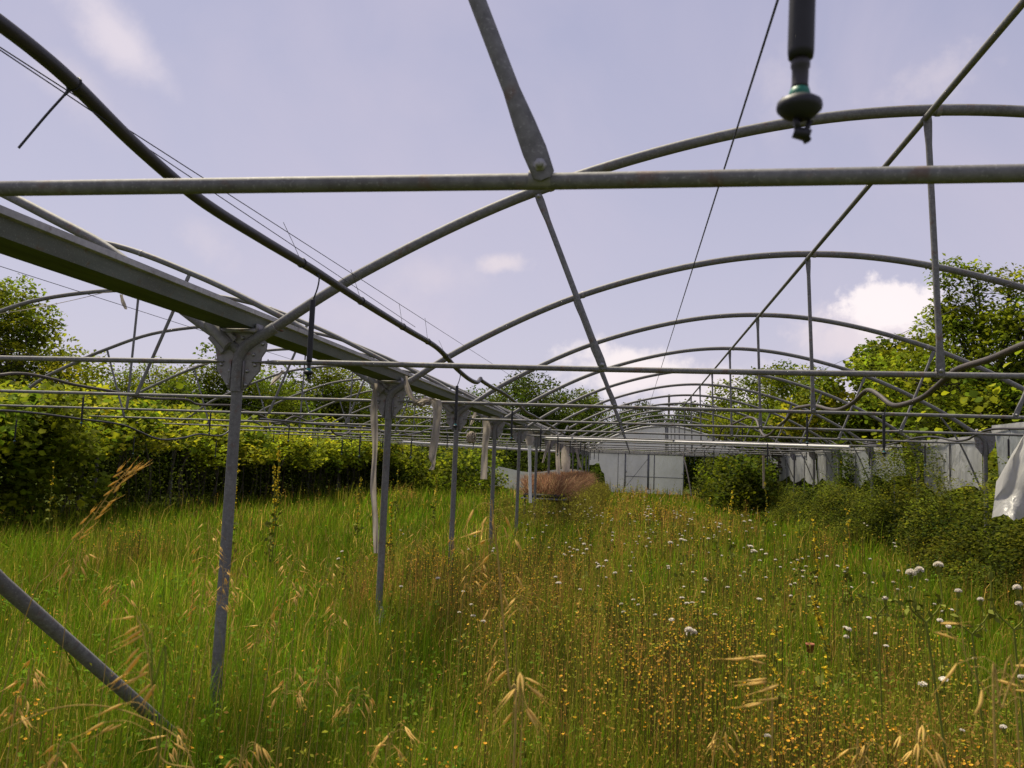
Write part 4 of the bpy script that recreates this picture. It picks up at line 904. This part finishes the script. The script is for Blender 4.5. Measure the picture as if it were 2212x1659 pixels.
# ---------------------------------------------------------------- seed-head plants (white)
def fluff_head(mb, c, r, n=70, flat=.62, col=None):
    d = rng.normal(0, 1, (n, 3)); d[:, 2] = np.abs(d[:, 2])*1.0-.25; d /= np.linalg.norm(d, axis=1)[:, None]
    a = np.cross(d, rng.normal(0, 1, (n, 3))); a /= np.linalg.norm(a, axis=1)[:, None]
    tip = c+d*r*V([1, 1, flat]); 
    v = np.stack([c+d*r*.2-a*r*.05, tip-a*r*.22, tip+d*r*.12, tip+a*r*.22], 1).reshape(-1, 3)
    mb.add(v, np.arange(n)[:, None]*4+V([[0, 1, 2, 3]]))
    lathe(mb, [(r*.05, -.1*r), (r*.75, 0), (r*.78, r*.3), (r*.5, r*.6*flat), (.001, r*.7*flat)], 9, c)
seed_vars = []
for k in range(6):
    h = [.62, .70, .55, .78, .66, .74][k]; st = MB(); hds = []; cals = []
    br = [[(0, 0, h)], [(.0, .0, h), (.07, .02, h*.92)], [(0, 0, h)], [(.0, .0, h), (-.09, .03, h*.9), (.06, -.05, h*.8)], [(.02, 0, h)], [(0, 0, h), (.05, .06, h*.95)]][k]
    for i, t in enumerate(br):
        t = V(t); s0 = V([0, 0, -.03]) if i == 0 else V([br[0][0]*.0 if False else 0, 0, h*.45])
        sweep(st, spline([s0, (s0+t)/2+V([.012, 0, 0]), t], 4), .0022 if i == 0 else .0016, 5)
        cal = MB(); lathe(cal, [(.002, -.018), (.006, -.010), (.005, .0)], 6, t); cals.append(cal.mesh('calyx', 'stem_green'))
        hd = MB(); fluff_head(hd, t+V([0, 0, .004]), .0110+.003*(k % 3)); hds.append(hd.mesh('seed_head', 'fluff', False))
    P = V([[rng.normal(0, .02), rng.normal(0, .02), z] for z in rng.uniform(.1, h*.7, 7)])
    leaves(st, P, .05, V([.1, .14, .03]), TO, .1); st.c = []
    seed_vars.append((st.mesh('stem', 'stem_green'), hds, cals))
def seed_plant(x, y, k, label, sc=1., rot=None, group='white seed-head weeds standing in the meadow'):
    T = thing('seed_head_weed', label, 'wildflower', (x, y, float(gz(x, y))), group, (rng.normal(0, .13), rng.normal(0, .13), rng.uniform(0, 6.28) if rot is None else rot)); T.scale = (sc*rng.uniform(.75, 1.3), sc*rng.uniform(.75, 1.3), sc*rng.uniform(.8, 1.1))
    s, hm, cm = seed_vars[k % 6]; a = link('stem', s, T)
    for h_ in hm: link('seed_head', h_, T)
    for c_ in cm: link('calyx', c_, a)
cnt = 0
while cnt < 180:
    u = rng.random()
    if u < .62: x, y = rng.normal(.2, 1.25), rng.uniform(6.0, 17)
    elif u < .80: x, y = rng.uniform(-.5, 4.0), rng.uniform(2.4, 8)
    else: x, y = rng.uniform(-3.2, 4), rng.uniform(5, 26)
    if x > 4.3 or abs(x) > .75*y+.5: continue
    seed_plant(x, y, cnt, 'thin stalked weed topped with a white fluffy seed head among the meadow grass', (.9+.3*rng.random())); cnt += 1
# the tall thistle-like plant at right with big white heads
def big_seed(label, base, heads_px, fork, Y):
    T = thing('sow_thistle', label, 'wildflower'); mb = MB()
    b = V([base[0], base[1], 0.]); fk = pY(*fork, Y)
    sweep(mb, spline([b, (b+fk)/2+V([.01, 0, 0]), fk], 6), .0042, 6)
    for u, v, r in heads_px:
        t = pY(u, v, Y+rng.normal(0, .03)); m_ = (fk+t)/2+V([.03*(1 if t[0] > fk[0] else -1), 0, -.03])
        sweep(mb, spline([fk, m_, t-V([0, 0, .01])], 6), np.linspace(.0034, .0022, 13), 6)
        lathe(mb, [(.003, -.03), (.009, -.018), (.007, 0)], 8, t)
        hd = MB(); 
        if r > 0: fluff_head(hd, t, r*.85, 130, rng.uniform(.7, 1.)); hd.obj('seed_head', 'fluff', T, False)
        P = m_+rng.normal(0, .02, (6, 3)); leaves(mb, P, .035, V([.1, .1, .03]), TO, .1)
    mb.c = []; mb.obj('stem', 'stem_green', T)
def gb(u, Y): p = pY(u, 1000, Y); return (p[0], Y)
big_seed('tall branched thistle with two big white heads in front of the brambles', gb(2075, 3.1), [(1968, 1238, .020), (1986, 1232, .017), (2027, 1221, .019)], (2000, 1345), 3.1)
big_seed('thistle with small closed heads left of the tallest white headed one', gb(1900, 4.2), [(1877, 1240, 0), (1909, 1235, 0), (1912, 1293, .016)], (1895, 1330), 4.2)
big_seed('thistle with round white heads by the right edge below the brambles', gb(2130, 3.6), [(2070, 1277, .016), (2118, 1295, .014), (2140, 1240, 0)], (2100, 1370), 3.6)
big_seed('thistle with white heads cut by the right edge of the picture', gb(2210, 3.4), [(2197, 1270, .017), (2201, 1305, .015), (2140, 1235, 0)], (2190, 1360), 3.4)
big_seed('low weed with a tight trio of white heads in the middle right', gb(1495, 4.6), [(1488, 1362, .026), (1498, 1366, .022), (1489, 1370, .02)], (1493, 1410), 4.6)
# ---------------------------------------------------------------- mullein spikes (yellow)
def mullein(label, u, vtop, Y, dens=1., green=.5):
    top = pY(u, vtop, Y); x = top[0]; h = max(.5, top[2]); T = thing('yellow_mullein', label, 'wildflower', (x, Y, 0), 'tall yellow flower spikes in the meadow')
    mb = MB(); w = rng.normal(0, .03); c = spline([V([-w, 0, -.02]), V([w, 0, h*.5]), V([0, 0, h])], 6); sweep(mb, c, np.linspace(.008, .003, 13), 6)
    n = int(110*dens); t = rng.uniform(.42, 1, n); P = V([[np.interp(q, np.linspace(0, 1, 13), c[:, i]) for i in range(3)] for q in t])
    P += rng.normal(0, .008+.008*(1-t)[:, None], P.shape)*V([1, 1, .3])
    lf = V([[rng.normal(0, .03), rng.normal(0, .03), z] for z in rng.uniform(.05, h*.5, 26)])
    leaves(mb, lf, .09, V([.09, .12, .04]), TO, .2); mb.c = []; mb.obj('stalk', 'stem_green', T)
    fm = MB(); fl = rng.random(n) < .42
    leaves(fm, np.repeat(P[fl], 3, 0)+rng.normal(0, .006, (fl.sum()*3, 3)), .021*max(1, Y*.05), V([.7, .5, .03]), TH, .2); fm.c = []; fm.obj('flowers', 'yellow', T, False, kind='stuff')
    bm = MB(); leaves(bm, P[~fl], .022*max(1, Y*.06), V([.16, .2, .04]), TH, .2); bm.c = []; bm.obj('buds', 'stem_green', T, False, kind='stuff')
for lab, u, v, Y, d in [('yellow mullein spike just right of the nearest post', 514, 985, 9.5, 1.2), ('tallest yellow mullein spike in front of the dark hedge hollow', 604, 955, 9.8, 1.1),
    ('second spike of the mullein pair before the dark hedge hollow', 592, 1000, 9.9, 1.1), ('slim mullein with two open flowers at far left by the hedge', 118, 995, 11.5, .35),
    ('mullein spike left of the hanging strip at the second post', 780, 1030, 12.5, .8), ('mullein spike right of the second post', 845, 1085, 10.5, .8), ('thin mullein near the far left tunnel meadow', 860, 1010, 17, .5), ('mullein below the knotted netting strip', 942, 1020, 16, .6),
    ('far mullein spike in the meadow right of the dry plants', 1318, 1095, 16.5, .6), ('far mullein spike just left of the tunnel middle', 1418, 1085, 15.5, .8), ('mullein spike right of the tunnel middle', 1533, 1075, 14.8, .8),
    ('faint mullein in front of the dark vines', 1652, 1040, 17, .5), ('mullein at the left foot of the brambles with big flowers', 1582, 1060, 12.2, .8), ('bright mullein spike against the dark brambles', 1757, 1120, 9.2, .9),
    ('tall bare mullein against the brambles', 1727, 1095, 10.5, .3), ('mullein with broad open flowers in the right foreground', 1757, 1290, 5.0, .8), ('short mullein in the brown flowers at lower right', 1680, 1330, 4.8, .3), ('mullein between brown flowers and brambles', 1830, 1100, 9.5, .4)]:
    mullein(lab, u, v, Y, d)
# ---------------------------------------------------------------- wild oats close to the camera
def husk_mesh(open_=True):
    mb = MB()
    for s in ((-1, 1) if open_ else (1,)):
        c = spline([V([0, 0, 0]), V([.0022*s, 0, .008]), V([.0030*s, 0, .016]), V([.0035*s if open_ else 0, 0, .027])], 4)
        n = len(c); r = .0020*np.sin(np.linspace(.25, np.pi, n))**.8+.0002; sweep(mb, c, r*.9, 7, (0, 1, 0), r*.7)
    sweep(mb, [V([0, 0, .004]), V([.002, 0, .02]), V([.007, .002, .046])], .00028, 4)
    if open_: sweep(mb, [V([0, 0, .004]), V([-.002, 0, .02]), V([-.008, -.002, .042])], .00025, 4)
    return mb.mesh('spikelet', 'straw')
husk = [husk_mesh(True), husk_mesh(False)]
def oat(label, root, ctrl, spik, r=.0016, m='stem_straw', hs=1., Ybase=None, sway=None):
    """ctrl: px points with depth (u,v,Y) from the root up; spik: [(t along stem, angle, dist, size)] or (u,v,Y,dirx,dirz)"""
    T = thing('wild_oat', label, 'wild oat'); C = [V([root[0], root[1], 0.])]+[pY(*c) for c in ctrl]; c = spline(C, 8)
    mb = MB(); sweep(mb, c, np.linspace(r*1.2, r*.5, len(c)), 6)
    n = len(c)
    for q in spik:
        t, ang, ds, sz = q; i = min(int(t*(n-1)), n-1); p = c[i]
        a = rng.uniform(0, 6.28); side = V([math.cos(ang), .5*math.sin(a), math.sin(ang)*.5])
        e = p+side*ds; e2 = e+V([.3*side[0]*ds, 0, -.2*ds])
        sweep(mb, spline([p, (p+e)/2+V([0, 0, ds*.25]), e], 3), .0004, 4)
        dr = Vector(sway if sway is not None else (math.cos(ang)*.6, rng.normal(0, .3), -.8+rng.normal(0, .25)))
        dr = dr+Vector(rng.normal(0, .15, 3)); qt = dr.to_track_quat('Z', 'Y')
        o = link('spikelet', husk[0 if rng.random() < .7 else 1], T, tuple(e), None, sz*hs); o.rotation_euler = qt.to_euler()
    mb.obj('stem', m, T); return T
def sp(n, t0, t1, ds=.03, sz=1.): return [(t0+(t1-t0)*(i+.3*rng.random())/n, rng.choice([0, math.pi])+rng.normal(0, .6), ds*(.4+rng.random()), sz*(.8+.35*rng.random())) for i in range(n)]
def gr(u, Y): p = pY(u, 1100, Y); return (p[0], Y)
# golden oat leaning to the right at far left
oat('golden wild oat head leaning right against the dark hedge, at left', gr(-80, 2.1), [(40, 1380, 2.0), (115, 1230, 1.95), (205, 1110, 1.9), (262, 1030, 1.9), (285, 1018, 1.9)], [(.50+.49*i/24, (0 if i % 3 else math.pi)+rng.normal(0, .25), .008+.012*rng.random(), 1.05) for i in range(24)], .0014, sway=(.75, .1, .62))
oat('wild oat with fat blurred husks in the left foreground', gr(330, .9), [(345, 1600, .95), (330, 1480, .95), (325, 1380, .95), (300, 1330, .95)], [], .0012, 'stem_green')
T = thing('wild_oat', 'cluster of large golden oat husks in front of the diagonal pipe, lower left', 'wild oat')
for (u, v, du, dv, k) in [(290, 1332, -24, 4, 1), (300, 1352, -28, 18, 1), (305, 1362, -30, 20, 0), (308, 1372, -36, 22, 1), (300, 1400, -26, 32, 1), (305, 1412, -36, 46, 0), (322, 1432, -22, 30, 1), (275, 1455, -30, 20, 1), (300, 1462, -28, 16, 1), (318, 1452, -24, 14, 0), (325, 1478, -26, 26, 1), (335, 1480, -24, 38, 0), (265, 1520, -40, 18, 0), (225, 1560, -34, 20, 0), (245, 1565, -28, 20, 1), (262, 1565, -30, 14, 1)]:
    p = pY(u, v, 1.0); e = pY(u+du, v+dv, 1.0); d = Vector(e-p)
    o = link('spikelet', husk[k], T, tuple(p)); o.rotation_euler = d.to_track_quat('Z', 'Y').to_euler(); o.scale = (1.1, 1.1, d.length/.027*1.1)
mb = MB(); sweep(mb, spline([pY(420, 1660, 1.0), pY(350, 1640, 1.0), pY(335, 1560, 1.0), pY(326, 1460, 1.0), pY(312, 1380, 1.0), pY(295, 1330, 1.0)], 6), .0007, 5)
sweep(mb, spline([pY(-20, 1590, 1.0), pY(120, 1530, 1.0), pY(250, 1530, 1.0), pY(380, 1590, 1.0), pY(420, 1660, 1.0)], 6), .0008, 5)
for (u, v) in [(300, 1352), (305, 1412), (322, 1432), (275, 1455), (325, 1478), (265, 1520), (225, 1560)]:
    sweep(mb, spline([pY(332, v+25, 1.0), pY((u+332)/2, v-2, 1.0), pY(u, v, 1.0)], 3), .0004, 4)
mb.obj('stem', 'stem_straw', T)
oat('pale oat spray standing against the nearest post', gr(395, 2.6), [(410, 1480, 2.6), (432, 1330, 2.6), (445, 1230, 2.6), (455, 1130, 2.6)], sp(34, .5, 1., .035, .95), .0012)
oat('pale oat spray crossing the foot of the nearest post', gr(400, 3.0), [(450, 1380, 3.0), (478, 1290, 3.0), (482, 1220, 3.0)], sp(26, .5, 1., .04, 1.), .0012)
oat('straw oat stem leaning right, between nearest and second posts', gr(540, 2.6), [(575, 1470, 2.6), (605, 1330, 2.6), (622, 1250, 2.6), (640, 1195, 2.6)], sp(14, .55, 1., .035, 1.), .0014)
oat('tall straw coloured oat stalk in the centre foreground', gr(1110, 1.7), [(1112, 1600, 1.7), (1100, 1480, 1.7), (1086, 1330, 1.7), (1075, 1200, 1.7), (1066, 1130, 1.7), (1062, 1080, 1.7)], sp(20, .35, 1., .03, 1.05), .0026)
oat('slim oat with drooping husks just right of the centre stalk', gr(1125, 1.2), [(1125, 1620, 1.2), (1120, 1540, 1.2), (1122, 1480, 1.2), (1112, 1440, 1.2)], sp(9, .5, 1., .014, 1.05), .001)
oat('oat stalk with pale husks in the right foreground', gr(1665, 1.25), [(1668, 1640, 1.25), (1665, 1560, 1.25), (1650, 1470, 1.25), (1625, 1400, 1.25)], sp(8, .62, 1., .014, 1.1), .001, sway=(-.8, 0, -.15))
oat('blurred oat bending in from the right edge, low down', gr(2220, 1.2), [(2200, 1600, 1.2), (2150, 1520, 1.2), (2090, 1430, 1.2), (2075, 1330, 1.2)], sp(7, .35, 1., .05, 1.05), .0011, sway=(.9, 0, -.1))
oat('thick oat stalk at the bottom right corner', gr(2190, 1.1), [(2150, 1640, 1.1), (2165, 1530, 1.1), (2195, 1450, 1.1), (2230, 1400, 1.1)], sp(7, .3, 1., .05, 1.1), .0013)
OATL = ['wild oat with drooping husks just right of the golden leaning head', 'small oat spray below the golden leaning head, left foreground', 'oat spray just right of the nearest post, at mid height', 'oat spray halfway between nearest and second posts, rear one',
 'oat spray halfway between nearest and second posts, front one', 'drooping oat left of the rag wrapped post foot', 'oat spray low, right of the nearest post foot', 'oat at the bottom edge beside the diagonal pipe end', 'oat right of the leaning straw stem, lower left centre',
 'oat left of the second post foot, below the rag', 'oat low down between second post and centre stalk', 'distant oat spray just right of the second post', 'oat spray in front of the third post', 'oat spray left of the tall centre stalk', 'oat spray right of the tall centre stalk, nearer one',  'oat crossing the diagonal pipe near the left edge', 'oat under the diagonal pipe at the left edge', 'oat by the bottom edge right of the picture middle', 'oat near the bottom in the right foreground', 'oat at the bottom right among orange flowers', 'oat at the bottom edge left of the centre stalk',
 'oat at the bottom edge below the nearest post', 'oat in the bottom left corner area, under the pipe', 'faint far oat left of the second post', 'faint far oat right of the nearest post, by the mullein']
k = 0
for u, v, Y in [(160, 1180, 2.3), (250, 1240, 2.2), (520, 1180, 3.6), (700, 1200, 3.6), (650, 1230, 3.4), (720, 1290, 3.), (560, 1330, 2.6), (360, 1560, 1.6), (620, 1440, 2.2), (690, 1420, 2.3), (760, 1480, 2.1), (900, 1120, 4.2), (985, 1130, 3.6), (1010, 1210, 2.9), (1130, 1260, 2.6), (60, 1420, 1.7), (30, 1490, 1.4), (1550, 1560, 1.9), (1990, 1560, 1.5), (1860, 1600, 1.5), (840, 1560, 1.7), (520, 1600, 1.4), (120, 1600, 1.3), (780, 1150, 5.), (610, 1150, 4.6)]:
    L_ = OATL[k]
    oat(L_, gr(u-20, Y), [(u-10, v+85/Y+60, Y), (u, v+60, Y), (u+18, v, Y)], sp(12 if Y > 2 else 9, .6, 1., .035 if Y > 2 else .02, 1.), .0010)
    k += 1
# ---------------------------------------------------------------- dry plants on the old bench
mb = MB(); n = 1500; x = rng.uniform(-3.2, -.9, n); y = rng.uniform(17.5, 34, n); x = np.where(y > 20.2, -1.75+.8*rng.random(n), x); hh = .5+.45*rng.random(n)
P = np.stack([x, y, hh*0], 1)[:, None]+V([0, 0, 1])*(hh[:, None, None]*(.2+.8*rng.random((n, 14, 1))))+rng.normal(0, .05, (n, 14, 3)); P = P.reshape(-1, 3)
leaves(mb, P, .05*(.5+rng.random(len(P))), V([.20, .19, .025])*(.5+1.0*rng.random((len(P), 1))), TO, .2)
W = V([.006, 0, 0]); B = np.stack([x, y, 0*x], 1); T1 = B+np.stack([rng.normal(0, .06, n), 0*x, hh], 1)
mb.add(np.stack([B-W, B+W, T1+W*.4, T1-W*.4], 1).reshape(-1, 3), np.arange(n)[:, None]*4+V([[0, 1, 2, 3]]), V([.17, .14, .03]))
mb.obj('tall_weeds', 'grass', None, False, kind='stuff', label='taller tangled weeds crowding around the old bench')
BN = thing('potting_bench', 'low dark bench carrying black trays of dead plants beside the posts', 'bench', (-2.25, 27, 0))
mb = MB(); box(mb, (0, 0, .70), (1.15, 13.6, .04)); mb.obj('bench_top', 'darkframe', BN, False)
for yy in (-6.5, -2.2, 2.2, 6.5):
    for xx in (-.5, .5):
        mb = MB(); box(mb, (xx, yy, .34), (.05, .05, .68)); mb.obj('leg', 'darkframe', BN, False)
for k in range(8):
    T = thing('plant_tray', 'black plastic tray of dead plants on the old bench', 'tray', (-2.25+.12*(k % 2), 21.0+1.7*k, .724), 'black trays on the bench')
    mb = MB(); box(mb, (0, 0, .01), (1.0, 1.5, .02))
    for s in (-1, 1): box(mb, (.5*s, 0, .05), (.02, 1.5, .10)); box(mb, (0, .75*s, .05), (1.0, .02, .10))
    mb.obj('tray', 'blk', T, False)
n = 20000; x = rng.uniform(-2.72, -1.85, n); y = rng.uniform(20.3, 33.6, n)
hh = (.08+.58*rng.random(n))*(.8+.4*fbm(x*2, y*.7, s=50)); out_ = ((x+2.3)*.75+rng.normal(0, .17, n))*(.3+1.2*rng.random(n))
B = np.stack([x, y, 0*x+.75], 1); fk = rng.random(n) < .5; B = B+np.stack([rng.normal(0, .10, n)*fk, rng.normal(0, .12, n)*fk, hh*.45*fk], 1)
T1 = np.stack([x, y, 0*x+.75], 1)+np.stack([out_+rng.normal(0, .12, n), rng.normal(0, .20, n), hh-.35*np.abs(out_)], 1); M1 = (B+T1)/2+rng.normal(0, .03, (n, 3))+V([0, 0, .03])
W = np.stack([0*x+1, 0*x, 0*x], 1)*(.0035+.003*rng.random((n, 1)))
mb = MB(); k_ = np.arange(n)[:, None]*5
c = np.where(rng.random((n, 1)) < .7, V([.30, .155, .09]), V([.40, .27, .14]))*(.35+1.1*rng.random((n, 1)))
mb.add(np.stack([B-W, B+W, M1-W, M1+W, T1], 1).reshape(-1, 3), k_+V([[0, 1, 3, 2]]), np.repeat(c, 5, 0)); mb.f.append(k_+V([[2, 3, 4]]))
sel = rng.random(n) < .35; Bs = np.stack([x[sel], y[sel], 0*x[sel]+.78], 1); m_ = len(Bs)
Tt = Bs+np.stack([.18+.28*rng.random(m_), rng.normal(0, .1, m_), -.45*rng.random(m_)+.1], 1); Mm = (Bs+Tt)/2+V([0, 0, .12])
mb.add(np.stack([Bs-W[sel], Bs+W[sel], Mm-W[sel], Mm+W[sel], Tt], 1).reshape(-1, 3), np.arange(m_)[:, None]*5+V([[0, 1, 3, 2]]), np.repeat(c[sel]*1.1, 5, 0)); mb.f.append(np.arange(m_)[:, None]*5+V([[2, 3, 4]])+n*5)
mb.obj('dead_plants', 'grass', None, False, kind='stuff', label='dense reddish brown dead plants standing on the old bench')
# ---------------------------------------------------------------- utility pole and wires
PL = thing('utility_pole', 'thin distant utility pole with crossarms above the far end wall', 'utility pole', tuple(V([pY(1443, 990, 120)[0], 120, 0])))
zt = hpx(1443, 852, 120)
mb = MB(); sweep(mb, [(0, 0, 0), (0, 0, zt)], .16, 8); mb.obj('pole', 'wood', PL)
for dz, wd in ((-1.6, 2.4), (-3.7, 3.4)):
    mb = MB(); box(mb, (0, 0, zt+dz), (wd, .12, .14)); mb.obj('crossarm', 'wood', PL, False)
px0 = pY(1443, 990, 120)[0]
for dz, dx, lab in ((-1.5, -1.1, 'upper left power line running off the distant pole'), (-1.5, 1.1, 'upper right power line running off the distant pole'), (-3.6, 1.6, 'lower power line running off the distant pole')):
    T = thing('power_line', lab, 'power line'); P = rline(V([px0+dx, 120, zt+dz]), V([px0+95+dx, 100, zt+dz+3]), 15); t = np.linspace(0, 1, 15); P[:, 2] -= 1.5*4*t*(1-t); tube_obj('cable', P, .03, 'wire', T, 5)
T = thing('plant_pot', 'small terracotta coloured pot half hidden in the brown weeds at right', 'plant pot', tuple(V([pY(1750, 1290, 6.0)[0], 6.0, .38])))
mb = MB(); lathe(mb, [(.012, 0), (.02, .0), (.027, .05), (.031, .05), (.031, .062), (.026, .062), (.022, .02)], 12); mb.obj('pot', 'terra', T)
print('tris', sum(len(o.data.polygons) for o in SC.objects if o.type == 'MESH'), 'objs', len(SC.objects))
